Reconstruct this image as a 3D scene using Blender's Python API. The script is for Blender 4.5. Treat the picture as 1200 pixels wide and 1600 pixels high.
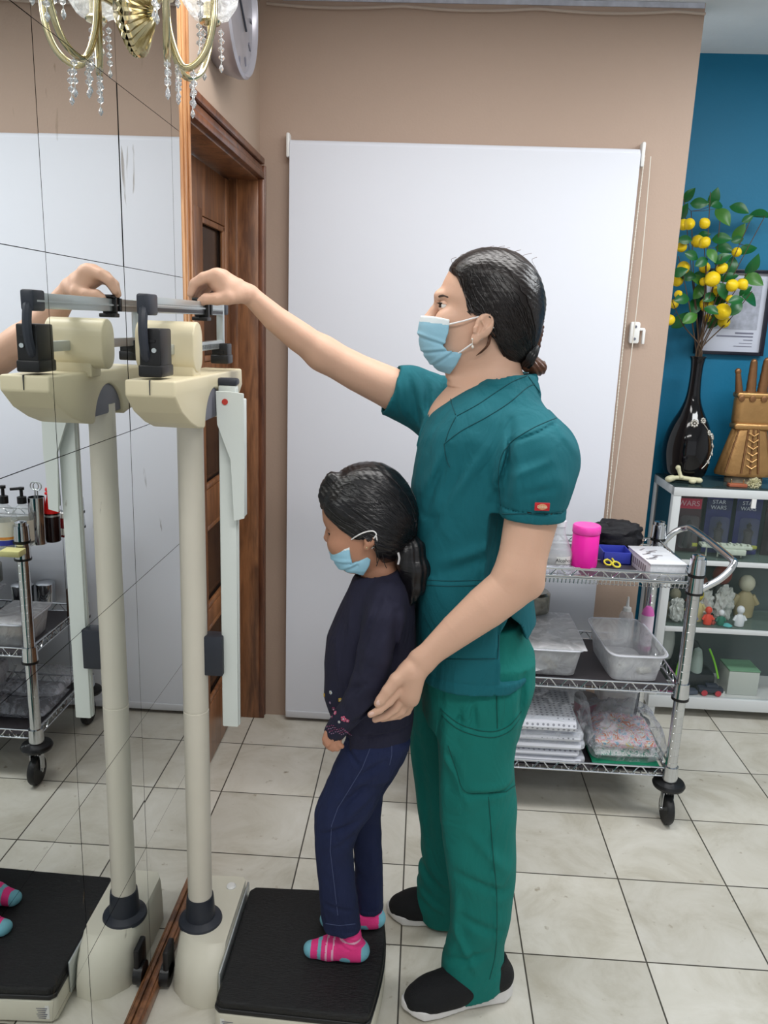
import bpy, bmesh, math, random
import numpy as np
from mathutils import Vector, Matrix, noise as mnoise

for o in list(bpy.data.objects): bpy.data.objects.remove(o)
SC = bpy.context.scene
COL = SC.collection
random.seed(4)
PI = math.pi

# ------------------------------------------------------------------ camera
H, FPX = 1.5, 1243.19
YAW, PITCH, ROLL = -4.34103770e-02, 2.35098565e-01, -3.63483849e-02
cy, sy, cp, sp, cr, sr = math.cos(YAW), math.sin(YAW), math.cos(PITCH), math.sin(PITCH), math.cos(ROLL), math.sin(ROLL)
cF = Vector((sy*cp, cy*cp, -sp)); _R = Vector((cy, -sy, 0)); _D = cF.cross(_R)
cR = _R*cr + _D*sr; cD = _D*cr - _R*sr
cam = bpy.data.cameras.new('camera'); camo = bpy.data.objects.new('camera', cam); COL.objects.link(camo)
cam.sensor_fit = 'VERTICAL'; cam.sensor_height = 36; cam.lens = FPX*36/1600
m = Matrix.Identity(4)
for i in range(3):
    m[i][0] = cR[i]; m[i][1] = -cD[i]; m[i][2] = -cF[i]
m[2][3] = H
camo.matrix_world = m
SC.camera = camo

# ------------------------------------------------------------------ light and exposure
SC.view_settings.view_transform = 'Standard'; SC.view_settings.look = 'None'
SC.view_settings.gamma = 1; SC.view_settings.use_curve_mapping = False
SC.view_settings.exposure = 0.34
W = bpy.data.worlds.new('world'); SC.world = W; W.use_nodes = True
W.node_tree.nodes['Background'].inputs[0].default_value = (0.92, 0.96, 1.0, 1)
W.node_tree.nodes['Background'].inputs[1].default_value = 0.60
def area_light(name, loc, sx, sy_, power, col=(1, 1, 1), rot=(0, 0, 0)):
    l = bpy.data.lights.new(name, 'AREA'); l.shape = 'RECTANGLE'; l.size = sx; l.size_y = sy_; l.energy = power; l.color = col
    o = bpy.data.objects.new(name, l); COL.objects.link(o); o.location = loc; o.rotation_euler = rot
    return o
area_light('ceiling_lamp_light', (0.1, 1.75, 2.45), 1.2, 0.3, 13, (1, .98, .96))
area_light('ceiling_lamp_light', (1.6, 2.0, 2.45), 1.2, 0.3, 22, (.95, .98, 1))
area_light('ceiling_lamp_light', (0.3, 0.2, 2.45), 1.2, 0.3, 15, (1, .98, .96))

# ------------------------------------------------------------------ helpers
def P(px, py, y):
    r = cR*((px-600)/FPX) + cD*((py-800)/FPX) + cF
    t = y/r.y
    return Vector((r.x*t, y, H+r.z*t))
def PF(px, py, z):
    r = cR*((px-600)/FPX) + cD*((py-800)/FPX) + cF
    t = (z-H)/r.z
    return Vector((r.x*t, r.y*t, z))
def PXp(px, py, x):
    r = cR*((px-600)/FPX) + cD*((py-800)/FPX) + cF
    t = x/r.x
    return Vector((x, r.y*t, H+r.z*t))
MIRX = -0.555
def s2l(c):
    c = c/255.0
    return c/12.92 if c <= .04045 else ((c+.055)/1.055)**2.4
def lin(rgb): return (s2l(rgb[0]), s2l(rgb[1]), s2l(rgb[2]), 1)

MATS = {}
def mat(name, rgb, rough=.5, metal=0, spec=.5, emit=None, es=0, trans=0, clear=0, var=0, vscale=8, bump=0, bscale=60, bstretch=(1, 1, 1), sss=0, ior=1.45, wave=None, sheen=0):
    if name in MATS: return MATS[name]
    m = bpy.data.materials.new(name); m.use_nodes = True
    nt = m.node_tree; N = nt.nodes; L = nt.links; b = N['Principled BSDF']
    b.inputs['Base Color'].default_value = lin(rgb); b.inputs['Roughness'].default_value = rough; b.inputs['Metallic'].default_value = metal
    b.inputs['Specular IOR Level'].default_value = spec; b.inputs['IOR'].default_value = ior
    b.inputs['Transmission Weight'].default_value = trans; b.inputs['Coat Weight'].default_value = clear
    b.inputs['Sheen Weight'].default_value = sheen
    if sss:
        b.inputs['Subsurface Weight'].default_value = sss; b.inputs['Subsurface Radius'].default_value = (.012, .005, .003); b.inputs['Subsurface Scale'].default_value = 1
    if emit: b.inputs['Emission Color'].default_value = lin(emit); b.inputs['Emission Strength'].default_value = es
    tc = N.new('ShaderNodeTexCoord'); mp = N.new('ShaderNodeMapping'); L.new(tc.outputs['Object'], mp.inputs[0]); mp.inputs['Scale'].default_value = bstretch
    if var:
        n = N.new('ShaderNodeTexNoise'); n.inputs['Scale'].default_value = vscale; n.inputs['Detail'].default_value = 6; L.new(mp.outputs[0], n.inputs[0])
        mx = N.new('ShaderNodeMix'); mx.data_type = 'RGBA'; L.new(n.outputs[0], mx.inputs[0])
        mx.inputs[6].default_value = tuple(min(1, v*(1-var)) for v in lin(rgb)[:3])+(1,); mx.inputs[7].default_value = tuple(min(1, v*(1+var)) for v in lin(rgb)[:3])+(1,)
        L.new(mx.outputs[2], b.inputs['Base Color'])
    if bump:
        n = N.new('ShaderNodeTexNoise'); n.inputs['Scale'].default_value = bscale; n.inputs['Detail'].default_value = 5; L.new(mp.outputs[0], n.inputs[0])
        bp = N.new('ShaderNodeBump'); bp.inputs['Strength'].default_value = bump; bp.inputs['Distance'].default_value = .004; L.new(n.outputs[0], bp.inputs['Height']); L.new(bp.outputs[0], b.inputs['Normal'])
    MATS[name] = m
    return m
def thinmat(name, rgb, fac, rough=.2, var=0, vs=20, gloss=True):
    """thin see-through sheet: part transparent, part plastic surface"""
    if name in MATS: return MATS[name]
    m = bpy.data.materials.new(name); m.use_nodes = True; nt = m.node_tree; N = nt.nodes; L = nt.links
    b = N['Principled BSDF']; b.inputs['Base Color'].default_value = lin(rgb); b.inputs['Roughness'].default_value = rough
    t = N.new('ShaderNodeBsdfTransparent'); t.inputs[0].default_value = (.97, .98, .98, 1)
    mx = N.new('ShaderNodeMixShader'); L.new(t.outputs[0], mx.inputs[1]); L.new(b.outputs[0], mx.inputs[2]); L.new(mx.outputs[0], N['Material Output'].inputs[0])
    lw = N.new('ShaderNodeLayerWeight'); lw.inputs[0].default_value = .5; fp = N.new('ShaderNodeMath'); fp.operation = 'POWER'; fp.inputs[1].default_value = 4; L.new(lw.outputs['Facing'], fp.inputs[0]); fr = N.new('ShaderNodeMath'); fr.operation = 'MULTIPLY'; fr.inputs[1].default_value = .45; L.new(fp.outputs[0], fr.inputs[0])
    ad = N.new('ShaderNodeMath'); ad.operation = 'ADD'; ad.use_clamp = True; ad.inputs[1].default_value = fac; L.new(fr.outputs[0], ad.inputs[0])
    if var:
        tc = N.new('ShaderNodeTexCoord'); n = N.new('ShaderNodeTexNoise'); n.inputs['Scale'].default_value = vs; n.inputs['Detail'].default_value = 4; L.new(tc.outputs['Object'], n.inputs[0])
        n.inputs['Distortion'].default_value = 2
        rp = N.new('ShaderNodeMapRange'); rp.inputs[1].default_value = .45; rp.inputs[2].default_value = .65; rp.inputs[3].default_value = 0; rp.inputs[4].default_value = var; L.new(n.outputs[0], rp.inputs[0])
        a2 = N.new('ShaderNodeMath'); a2.operation = 'ADD'; a2.use_clamp = True; L.new(ad.outputs[0], a2.inputs[0]); L.new(rp.outputs[0], a2.inputs[1]); ad = a2
        bp = N.new('ShaderNodeBump'); bp.inputs['Strength'].default_value = .8; bp.inputs['Distance'].default_value = .01; L.new(n.outputs[0], bp.inputs['Height']); L.new(bp.outputs[0], b.inputs['Normal'])
    L.new(ad.outputs[0], mx.inputs[0])
    MATS[name] = m
    return m

ORG = {}
def tag(o, label=None, cat=None, group=None, kind=None):
    if label: o['label'] = label
    if cat: o['category'] = cat
    if group: o['group'] = group
    if kind: o['kind'] = kind
    return o
def thing(name, loc, label=None, cat=None, group=None, kind=None):
    o = bpy.data.objects.new(name, None); COL.objects.link(o); o.location = Vector(loc); o.empty_display_size = .05
    ORG[o] = Vector(loc)
    return tag(o, label, cat, group, kind)
def link(name, V, F, mats, parent=None, smooth=False, mi=None):
    V = np.asarray([tuple(v) for v in V] if not isinstance(V, np.ndarray) else V, dtype=float)
    if parent is None: org = Vector(((V[:, 0].min()+V[:, 0].max())/2, (V[:, 1].min()+V[:, 1].max())/2, V[:, 2].min()))
    else: org = ORG[parent]
    V = V-np.array(org)
    me = bpy.data.meshes.new(name); me.from_pydata(V.tolist(), [], F if isinstance(F, list) else F.tolist())
    if not isinstance(mats, (list, tuple)): mats = [mats]
    for q in mats: me.materials.append(q)
    if mi is not None: me.polygons.foreach_set('material_index', np.asarray(mi, dtype=np.int32))
    me.polygons.foreach_set('use_smooth', [bool(smooth)]*len(me.polygons))
    me.update()
    o = bpy.data.objects.new(name, me); COL.objects.link(o)
    if parent is None: o.location = org
    else: o.parent = parent
    ORG[o] = org
    return o

class MB:
    def __init__(s): s.v = []; s.f = []; s.m = []; s.sm = []
    def add(s, V, F, m=0, smooth=False):
        b = len(s.v); s.v += [tuple(v) for v in V]; s.f += [tuple(i+b for i in f) for f in F]; s.m += [m]*len(F); s.sm += [smooth]*len(F); return s
    def frombm(s, bm, m=0, smooth=False, M=None):
        bm.verts.index_update()
        V = [(M @ v.co if M else v.co) for v in bm.verts]; F = [[v.index for v in f.verts] for f in bm.faces]; bm.free(); return s.add(V, F, m, smooth)
    def box(s, c, d, bev=0, m=0, M=None, seg=2, rz=0):
        bm = bmesh.new(); bmesh.ops.create_cube(bm, size=1)
        bmesh.ops.scale(bm, verts=bm.verts, vec=Vector(d))
        if bev: bmesh.ops.bevel(bm, geom=bm.edges[:], offset=min(bev, min(d)*.45), segments=seg, affect='EDGES', profile=.5)
        if rz: bmesh.ops.rotate(bm, verts=bm.verts, matrix=Matrix.Rotation(rz, 3, 'Z'))
        bmesh.ops.translate(bm, verts=bm.verts, vec=Vector(c))
        return s.frombm(bm, m, bool(bev), M)
    def bb(s, x0, x1, y0, y1, z0, z1, bev=0, m=0): return s.box(((x0+x1)/2, (y0+y1)/2, (z0+z1)/2), (x1-x0, y1-y0, z1-z0), bev, m)
    def prism(s, poly, axis, a, b, m=0, smooth=False):
        """poly 2D, extruded on axis; 'x': poly=(y,z) 'y': poly=(x,z) 'z': poly=(x,y)"""
        def mk(p, t): return {'x': (t, p[0], p[1]), 'y': (p[0], t, p[1]), 'z': (p[0], p[1], t)}[axis]
        n = len(poly); V = [mk(p, a) for p in poly]+[mk(p, b) for p in poly]
        F = [tuple(range(n))[::-1], tuple(range(n, 2*n))]+[(i, (i+1) % n, n+(i+1) % n, n+i) for i in range(n)]
        return s.add(V, F, m, smooth)
    def lathe(s, prof, c=(0, 0, 0), n=24, m=0, axis=None, sx=1, sy=1, smooth=True, cap=True):
        V = []; F = []; c = Vector(c)
        q = Vector(axis).to_track_quat('Z', 'Y') if axis is not None else None
        for r, z in prof:
            for k in range(n):
                a = 2*PI*k/n; p = Vector((r*math.cos(a)*sx, r*math.sin(a)*sy, z))
                if q: p = q @ p
                V.append(p+c)
        for i in range(len(prof)-1):
            for k in range(n): F.append((i*n+k, i*n+(k+1) % n, (i+1)*n+(k+1) % n, (i+1)*n+k))
        if cap: F.append(tuple(range(n))[::-1]); F.append(tuple(range((len(prof)-1)*n, len(prof)*n)))
        return s.add(V, F, m, smooth)
    def cyl(s, a, b, r, n=16, m=0, r2=None):
        a = Vector(a); b = Vector(b); L = (b-a).length
        return s.lathe([(r, 0), (r if r2 is None else r2, L)], a, n, m, axis=(b-a))
    def tube(s, pts, r, n=8, m=0, closed=False, flat=None):
        pts = [Vector(p) for p in pts]; N = len(pts); V = []; F = []
        rs = r if isinstance(r, (list, tuple)) else [r]*N
        up = None
        for i, p in enumerate(pts):
            t = (pts[(i+1) % N]-pts[i-1]) if closed else (pts[min(i+1, N-1)]-pts[max(i-1, 0)])
            if t.length < 1e-9: t = Vector((0, 0, 1))
            t.normalize()
            if up is None: up = t.orthogonal().normalized() if flat is None else Vector(flat)
            up = (up-t*up.dot(t));
            if up.length < 1e-6: up = t.orthogonal()
            up.normalize(); sd = t.cross(up)
            for k in range(n):
                a = 2*PI*k/n; V.append(p+up*math.cos(a)*rs[i]+sd*math.sin(a)*rs[i]*(1 if flat is None else .35))
        R_ = N if closed else N-1
        for i in range(R_):
            j = (i+1) % N
            for k in range(n): F.append((i*n+k, i*n+(k+1) % n, j*n+(k+1) % n, j*n+k))
        if not closed: F.append(tuple(range(n))[::-1]); F.append(tuple(range((N-1)*n, N*n)))
        return s.add(V, F, m, True)
    def sphere(s, c, r, m=0, n=16, M=None):
        r = (r, r, r) if not isinstance(r, (tuple, list)) else r
        bm = bmesh.new(); bmesh.ops.create_uvsphere(bm, u_segments=n, v_segments=max(6, n//2), radius=1)
        bmesh.ops.scale(bm, verts=bm.verts, vec=Vector(r))
        if M: bmesh.ops.transform(bm, matrix=M, verts=bm.verts)
        bmesh.ops.translate(bm, verts=bm.verts, vec=Vector(c)); return s.frombm(bm, m, True)
    def build(s, name, mats, parent=None):
        o = link(name, s.v, s.f, mats, parent, False, s.m)
        o.data.polygons.foreach_set('use_smooth', s.sm)
        try: o.data.set_sharp_from_angle(angle=math.radians(38))
        except Exception: pass
        return o
def smoothpts(pts, n=8):
    pts = [Vector(p) for p in pts]; out = []
    for i in range(len(pts)-1):
        p0 = pts[max(i-1, 0)]; p1 = pts[i]; p2 = pts[i+1]; p3 = pts[min(i+2, len(pts)-1)]
        for k in range(n):
            t = k/n; out.append(.5*((2*p1)+(p2-p0)*t+(2*p0-5*p1+4*p2-p3)*t*t+(3*p1-p0-3*p2+p3)*t**3))
    out.append(pts[-1]); return out
def text(name, body, loc, size, m, parent=None, rot=(PI/2, 0, 0), align='CENTER', ext=.0004):
    cu = bpy.data.curves.new(name, 'FONT'); cu.body = body; cu.size = size; cu.align_x = align; cu.align_y = 'CENTER'; cu.extrude = ext
    t = bpy.data.objects.new(name, cu); COL.objects.link(t)
    bpy.context.view_layer.update()
    me = bpy.data.meshes.new_from_object(t.evaluated_get(bpy.context.evaluated_depsgraph_get())); bpy.data.objects.remove(t)
    me.materials.clear(); me.materials.append(m)
    o = bpy.data.objects.new(name, me); COL.objects.link(o)
    if parent: o.parent = parent; o.location = Vector(loc)-ORG[parent]
    else: o.location = loc
    o.rotation_euler = rot; ORG[o] = Vector(loc)
    return o

# ------------------------------------------------------------------ room materials
def wood_mat(name, c1, c2, scale=(1, 1, .12), rough=.35):
    m = bpy.data.materials.new(name); m.use_nodes = True; nt = m.node_tree; N = nt.nodes; L = nt.links; b = N['Principled BSDF']
    tc = N.new('ShaderNodeTexCoord'); mp = N.new('ShaderNodeMapping'); L.new(tc.outputs['Object'], mp.inputs[0]); mp.inputs['Scale'].default_value = scale
    n = N.new('ShaderNodeTexNoise'); n.inputs['Scale'].default_value = 22; n.inputs['Detail'].default_value = 8; n.inputs['Distortion'].default_value = 1.2; L.new(mp.outputs[0], n.inputs[0])
    n2 = N.new('ShaderNodeTexNoise'); n2.inputs['Scale'].default_value = 160; n2.inputs['Detail'].default_value = 3; L.new(mp.outputs[0], n2.inputs[0])
    ad = N.new('ShaderNodeMath'); ad.operation = 'MULTIPLY_ADD'; ad.inputs[1].default_value = .35; L.new(n2.outputs[0], ad.inputs[0]); L.new(n.outputs[0], ad.inputs[2])
    cr_ = N.new('ShaderNodeValToRGB'); cr_.color_ramp.elements[0].position = .5; cr_.color_ramp.elements[1].position = .85
    cr_.color_ramp.elements[0].color = lin(c1); cr_.color_ramp.elements[1].color = lin(c2); L.new(ad.outputs[0], cr_.inputs[0]); L.new(cr_.outputs[0], b.inputs['Base Color'])
    b.inputs['Roughness'].default_value = rough; b.inputs['Coat Weight'].default_value = .25; b.inputs['Coat Roughness'].default_value = .2
    bp = N.new('ShaderNodeBump'); bp.inputs['Strength'].default_value = .15; bp.inputs['Distance'].default_value = .003; L.new(ad.outputs[0], bp.inputs['Height']); L.new(bp.outputs[0], b.inputs['Normal'])
    MATS[name] = m; return m
M_beige = mat('beige_paint', (180, 157, 141), .6, bump=.12, bscale=120, var=.04, vscale=2)
M_beige2 = mat('beige_paint_side', (184, 163, 146), .6, bump=.12, bscale=120, var=.04, vscale=2)
M_teal = mat('teal_paint', (2, 112, 150), .55, bump=.15, bscale=90, var=.08, vscale=3)
M_ceil = mat('ceiling_paint', (238, 243, 247), .8, bump=.25, bscale=70, var=.08, vscale=6)
M_white = mat('white_paint', (225, 226, 226), .6)
M_wood = wood_mat('varnished_wood', (96, 60, 38), (152, 102, 66))
M_woodL = wood_mat('light_varnished_wood', (150, 98, 58), (206, 158, 112))
M_woodD = wood_mat('dark_varnished_wood', (76, 42, 28), (122, 76, 52))
M_screen = mat('screen_fabric', (226, 229, 238), .75, bump=.03, bscale=400)
M_plwhite = mat('white_plastic', (232, 232, 230), .35)
M_plcream = mat('cream_plastic', (214, 203, 172), .4)
M_polecream = mat('cream_enamel', (216, 210, 196), .34, var=.05, vscale=10)
M_basecream = mat('base_enamel', (216, 212, 196), .4, var=.04, vscale=12)
M_black = mat('black_plastic', (20, 20, 22), .4)
M_slate = mat('slate_plastic', (42, 46, 56), .45)
M_grey = mat('grey_plastic', (112, 112, 124), .45)
M_chrome = mat('chrome', (205, 208, 212), .12, metal=1)
M_alu = mat('brushed_aluminium', (196, 202, 202), .35, metal=.75)
M_alup = mat('pale_grey_enamel', (222, 228, 224), .4, metal=.0)
M_rubber = mat('ribbed_rubber', (17, 17, 19), .5, bump=.7, bscale=55, bstretch=(1, 14, 1))
M_brass = mat('brass', (206, 194, 156), .2, metal=1)
M_glass = mat('clear_glass', (250, 252, 252), .03, trans=1, ior=1.3)
M_crystal = mat('crystal', (245, 245, 248), .05, trans=.8, ior=1.5)

# floor
def floor_mat():
    m = bpy.data.materials.new('floor_tiles'); m.use_nodes = True; nt = m.node_tree; N = nt.nodes; L = nt.links; b = N['Principled BSDF']
    tc = N.new('ShaderNodeTexCoord'); mp = N.new('ShaderNodeMapping'); L.new(tc.outputs['Object'], mp.inputs[0])
    T = .300676
    mp.inputs['Location'].default_value = (.292439+T*20, -2.570723+T*40, 0)
    br = N.new('ShaderNodeTexBrick'); br.offset = 0; br.squash = 1; L.new(mp.outputs[0], br.inputs[0])
    br.inputs['Scale'].default_value = 1; br.inputs['Brick Width'].default_value = T; br.inputs['Row Height'].default_value = T; br.inputs['Mortar Size'].default_value = .0022; br.inputs['Mortar Smooth'].default_value = .2
    br.inputs['Color1'].default_value = (.0, .0, .0, 1); br.inputs['Color2'].default_value = (1, 1, 1, 1); br.inputs['Mortar'].default_value = (.5, .5, .5, 1)
    n = N.new('ShaderNodeTexNoise'); n.inputs['Scale'].default_value = 4.5; n.inputs['Detail'].default_value = 10; n.inputs['Distortion'].default_value = .7; n.inputs['Roughness'].default_value = .68
    # shift the veining tile by tile
    va = N.new('ShaderNodeVectorMath'); va.operation = 'MULTIPLY_ADD'; va.inputs[1].default_value = (3, 3, 3); L.new(br.outputs['Color'], va.inputs[0]); L.new(tc.outputs['Object'], va.inputs[2]); L.new(va.outputs[0], n.inputs[0])
    cr_ = N.new('ShaderNodeValToRGB'); e = cr_.color_ramp.elements; e[0].position = .3; e[0].color = lin((186, 180, 164)); e[1].position = .72; e[1].color = lin((222, 219, 210)); x = e.new(.5); x.color = lin((208, 204, 192)); L.new(n.outputs[0], cr_.inputs[0])
    tint = N.new('ShaderNodeMix'); tint.data_type = 'RGBA'; tint.blend_type = 'MULTIPLY'; tint.inputs[0].default_value = 1
    tr = N.new('ShaderNodeMapRange'); tr.inputs[3].default_value = .9; tr.inputs[4].default_value = 1.02; L.new(br.outputs['Color'], tr.inputs[0])
    L.new(cr_.outputs[0], tint.inputs[6]); L.new(tr.outputs[0], tint.inputs[7])
    # dirt
    n3 = N.new('ShaderNodeTexNoise'); n3.inputs['Scale'].default_value = 28; n3.inputs['Detail'].default_value = 3; L.new(tc.outputs['Object'], n3.inputs[0])
    d = N.new('ShaderNodeMapRange'); d.inputs[1].default_value = .68; d.inputs[2].default_value = .78; L.new(n3.outputs[0], d.inputs[0])
    dm = N.new('ShaderNodeMix'); dm.data_type = 'RGBA'; L.new(d.outputs[0], dm.inputs[0]); L.new(tint.outputs[2], dm.inputs[6]); dm.inputs[7].default_value = lin((150, 138, 118))
    mx = N.new('ShaderNodeMix'); mx.data_type = 'RGBA'; L.new(br.outputs['Fac'], mx.inputs[0]); L.new(dm.outputs[2], mx.inputs[6]); mx.inputs[7].default_value = lin((72, 68, 60)); L.new(mx.outputs[2], b.inputs['Base Color'])
    rr = N.new('ShaderNodeMapRange'); rr.inputs[3].default_value = .22; rr.inputs[4].default_value = .42; L.new(n.outputs[0], rr.inputs[0]); L.new(rr.outputs[0], b.inputs['Roughness'])
    bp = N.new('ShaderNodeBump'); bp.invert = True; bp.inputs['Strength'].default_value = .5; bp.inputs['Distance'].default_value = .003; L.new(br.outputs['Fac'], bp.inputs['Height']); L.new(bp.outputs[0], b.inputs['Normal'])
    return m
fl = link('floor', [(-1.2, -2, 0), (3.4, -2, 0), (3.4, 3.4, 0), (-1.2, 3.4, 0), (-1.2, -2, -.1), (3.4, -2, -.1), (3.4, 3.4, -.1), (-1.2, 3.4, -.1)],
          [(0, 1, 2, 3), (7, 6, 5, 4), (0, 4, 5, 1), (1, 5, 6, 2), (2, 6, 7, 3), (3, 7, 4, 0)], floor_mat())
# put its origin at the world origin so the grid is set out from it
_o = ORG[fl]; fl.data.transform(Matrix.Translation(_o)); fl.location = (0, 0, 0)
tag(fl, kind='structure')
WALLX = -.575
b = MB(); b.bb(-1.2, 3.4, -2, 3.4, 2.49, 2.55); tag(b.build('ceiling', M_ceil), kind='structure')
b = MB(); b.bb(-.8, .815, 2.8, 2.9, 0, 2.49); tag(b.build('wall_back', M_beige), kind='structure')
b = MB(); b.bb(.7, 3.4, 3.26, 3.36, 0, 2.49); tag(b.build('wall_back_teal', M_teal), kind='structure')
b = MB(); b.bb(WALLX-.12, WALLX, -2, 1.99, 0, 2.49); b.bb(WALLX-.12, WALLX, 1.99, 2.8, 1.94, 2.49); b.bb(WALLX-.12, WALLX, 2.77, 2.8, 0, 1.94)
tag(b.build('wall_left', M_beige2), kind='structure')
b = MB(); b.bb(3.3, 3.4, -2, 3.26, 0, 2.49); tag(b.build('wall_right', M_white), kind='structure')
b = MB(); b.bb(-.46, .815, 2.788, 2.7995, 0, .07, .002); tag(b.build('baseboard_back', M_woodD), kind='structure')

# ------------------------------------------------------------------ door
dr = thing('door_1', (-.68, 2.38, 0), kind='structure')
X0, X1 = -.70, -.665
b = MB()
def stile(y0, y1, z0, z1, x0=X0, x1=X1): b.bb(x0, x1, y0, y1, z0, z1, .003)
stile(1.99, 2.06, .01, 1.93); stile(2.70, 2.765, .01, 1.93); stile(2.33, 2.42, .2, 1.8)
for z0, z1 in ((1.78, 1.93), (.01, .22), (1.28, 1.36), (.84, .96), (.5, .56)): b.bb(X0+.002, X1-.002, 1.995, 2.76, z0+.001, z1-.001, .003)
for z0, z1 in ((.22, .5), (.56, .84), (.96, 1.28), (1.36, 1.78)):
    for y0, y1 in ((2.06, 2.33), (2.42, 2.70)):
        yc, zc = (y0+y1)/2, (z0+z1)/2
        for (a0, a1, c0, c1) in ((y0, y0+.018, z0, z1), (y1-.018, y1, z0, z1), (y0, y1, z0, z0+.018), (y0, y1, z1-.018, z1)):
            b.bb(X1-.016, X1-.004, a0, a1, c0, c1, .004)
b.build('door_leaf', M_wood, dr)
b = MB(); b.bb(X0+.008, X0+.014, 2.02, 2.74, .1, 1.85); b.build('dark_glass_pane', mat('smoked_glass', (46, 38, 34), .12), dr)
b = MB()
b.bb(-.70, WALLX+.003, 2.765, 2.777, 0, 1.945, .002); b.bb(-.70, WALLX+.003, 1.975, 1.985, 0, 1.945, .002); b.bb(-.70, WALLX+.003, 1.98, 2.777, 1.935, 1.945, .002)
b.bb(-.668, -.64, 2.75, 2.766, 0, 1.94, .002)
b.build('door_jamb', M_wood, dr)
b = MB()
for k, (w, t) in enumerate(((0, .022), (.022, .015), (.045, .022))):
    b.bb(WALLX, WALLX+t, 2.765+w*.55, 2.765+w*.55+.012, 0, 1.94+w, .003)
    b.bb(WALLX, WALLX+t, 1.95, 2.777, 1.94+w, 1.94+w+.02, .004)
b.build('door_casing', M_woodD, dr)
b = MB(); b.lathe([(.012, 0), (.012, .03), (.026, .034), (.03, .05), (.022, .064), (0.001, .068)], (X1, 2.06, .93), 16, axis=(1, 0, 0)); b.build('door_knob', M_brass, dr)

# ------------------------------------------------------------------ mirror of square tiles
mir = bpy.data.materials.new('mirror_silver'); mir.use_nodes = True
_n = mir.node_tree.nodes; _l = mir.node_tree.links
_p = _n['Principled BSDF']; _p.inputs['Metallic'].default_value = 1; _p.inputs['Base Color'].default_value = (.85, .88, .875, 1); _p.inputs['Roughness'].default_value = 0
_d = _n.new('ShaderNodeBsdfDiffuse'); _d.inputs[0].default_value = lin((110, 96, 74))
_m = _n.new('ShaderNodeMixShader'); _l.new(_p.outputs[0], _m.inputs[1]); _l.new(_d.outputs[0], _m.inputs[2]); _l.new(_m.outputs[0], _n['Material Output'].inputs[0])
_t = _n.new('ShaderNodeTexCoord'); _mp = _n.new('ShaderNodeMapping'); _mp.inputs['Scale'].default_value = (1, 1, .35); _l.new(_t.outputs['Object'], _mp.inputs[0])
_z = _n.new('ShaderNodeTexNoise'); _z.inputs['Scale'].default_value = 17; _z.inputs['Detail'].default_value = 5; _z.inputs['Distortion'].default_value = 1; _l.new(_mp.outputs[0], _z.inputs[0])
_r = _n.new('ShaderNodeMapRange'); _r.inputs[1].default_value = .70; _r.inputs[2].default_value = .75; _r.inputs[3].default_value = 0; _r.inputs[4].default_value = .6; _l.new(_z.outputs[0], _r.inputs[0])
_l.new(_r.outputs[0], _m.inputs[0])
mw = thing('wall_mirror', (MIRX-.01, .8, 0), 'large wall mirror made of square mirror tiles with dark seams beside the column scale', 'mirror')
b = MB(); b.bb(MIRX-.018, MIRX-.006, -.6, 1.85, .03, 2.48); b.build('backing_board', mat('black_backing', (22, 22, 24), .6), mw)
ys = [-.35, -.045, .26, .565, .873, 1.180, 1.4865, 1.791, 1.85]; zs = [.03, .065, .37, .672, .975, 1.279, 1.580, 1.885, 2.19, 2.48]
rng = random.Random(3)
for i in range(len(ys)-1):
    for j in range(len(zs)-1):
        y0, y1, z0, z1 = ys[i]+.0009, ys[i+1]-.0009, zs[j]+.0006, zs[j+1]-.0006
        if i == 6 and j in (5, 6): y0 += .0022
        if abs(y1-1.4865) < .01 and j == 6: y1 -= .002
        a, c = rng.uniform(-.0004, .0004), rng.uniform(-.0004, .0004)
        yc, zc = (y0+y1)/2, (z0+z1)/2
        f = lambda y, z: MIRX+a*(y-yc)*3+c*(z-zc)*3
        V = [(f(y, z), y, z) for y, z in ((y0, z0), (y1, z0), (y1, z1), (y0, z1))]+[(MIRX-.0055, y, z) for y, z in ((y0, z0), (y1, z0), (y1, z1), (y0, z1))]
        link('mirror_tile', V, [(0, 1, 2, 3), (7, 6, 5, 4), (0, 4, 5, 1), (1, 5, 6, 2), (2, 6, 7, 3), (3, 7, 4, 0)], mir, mw)
b = MB()
b.bb(WALLX, -.553, 1.85, 1.925, 0, 2.48, .003); b.bb(-.554, -.549, 1.866, 1.878, 0, 2.48, .002); b.bb(-.554, -.549, 1.900, 1.915, 0, 2.48, .002)
b.build('side_frame', M_woodL, mw)
b = MB(); b.bb(WALLX, -.535, -.6, 1.85, 0, .03, .006); b.bb(-.553, -.541, -.6, 1.85, .028, .036, .003)
b.build('bottom_frame', M_wood, mw)

# ------------------------------------------------------------------ roller screen
rs = thing('roller_screen', (.1, 2.77, .02), 'tall white roller blind pulled down to the floor on the beige wall', 'roller blind')
b = MB(); b.bb(-.469, .655, 2.7605, 2.7625, .035, 2.047); b.build('blind_fabric', M_screen, rs)
b = MB(); b.cyl((-.468, 2.78, 2.045), (.654, 2.78, 2.045), .018, 20); b.build('roller_tube', M_screen, rs)
b = MB(); b.box((.093, 2.7615, .028), (1.124, .012, .028), .005); b.build('bottom_bar', mat('grey_white_plastic', (214, 216, 222), .5), rs)
for x in (-.475, .663):
    b = MB(); b.box((x, 2.779, 2.045), (.012, .038, .075), .005); b.build('bracket', M_plwhite, rs)
b = MB(); pts = []
for k in range(101):
    t = k/100; pts.append((.668-.006*math.sin(t*PI), 2.765, 2.04-t*1.20))
b.tube(pts, .0016, 6); pts2 = [(p[0]+.02+.012*math.sin(i*.04), 2.766, p[2]) for i, p in enumerate(pts)]; b.tube(pts2, .0016, 6)
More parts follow.
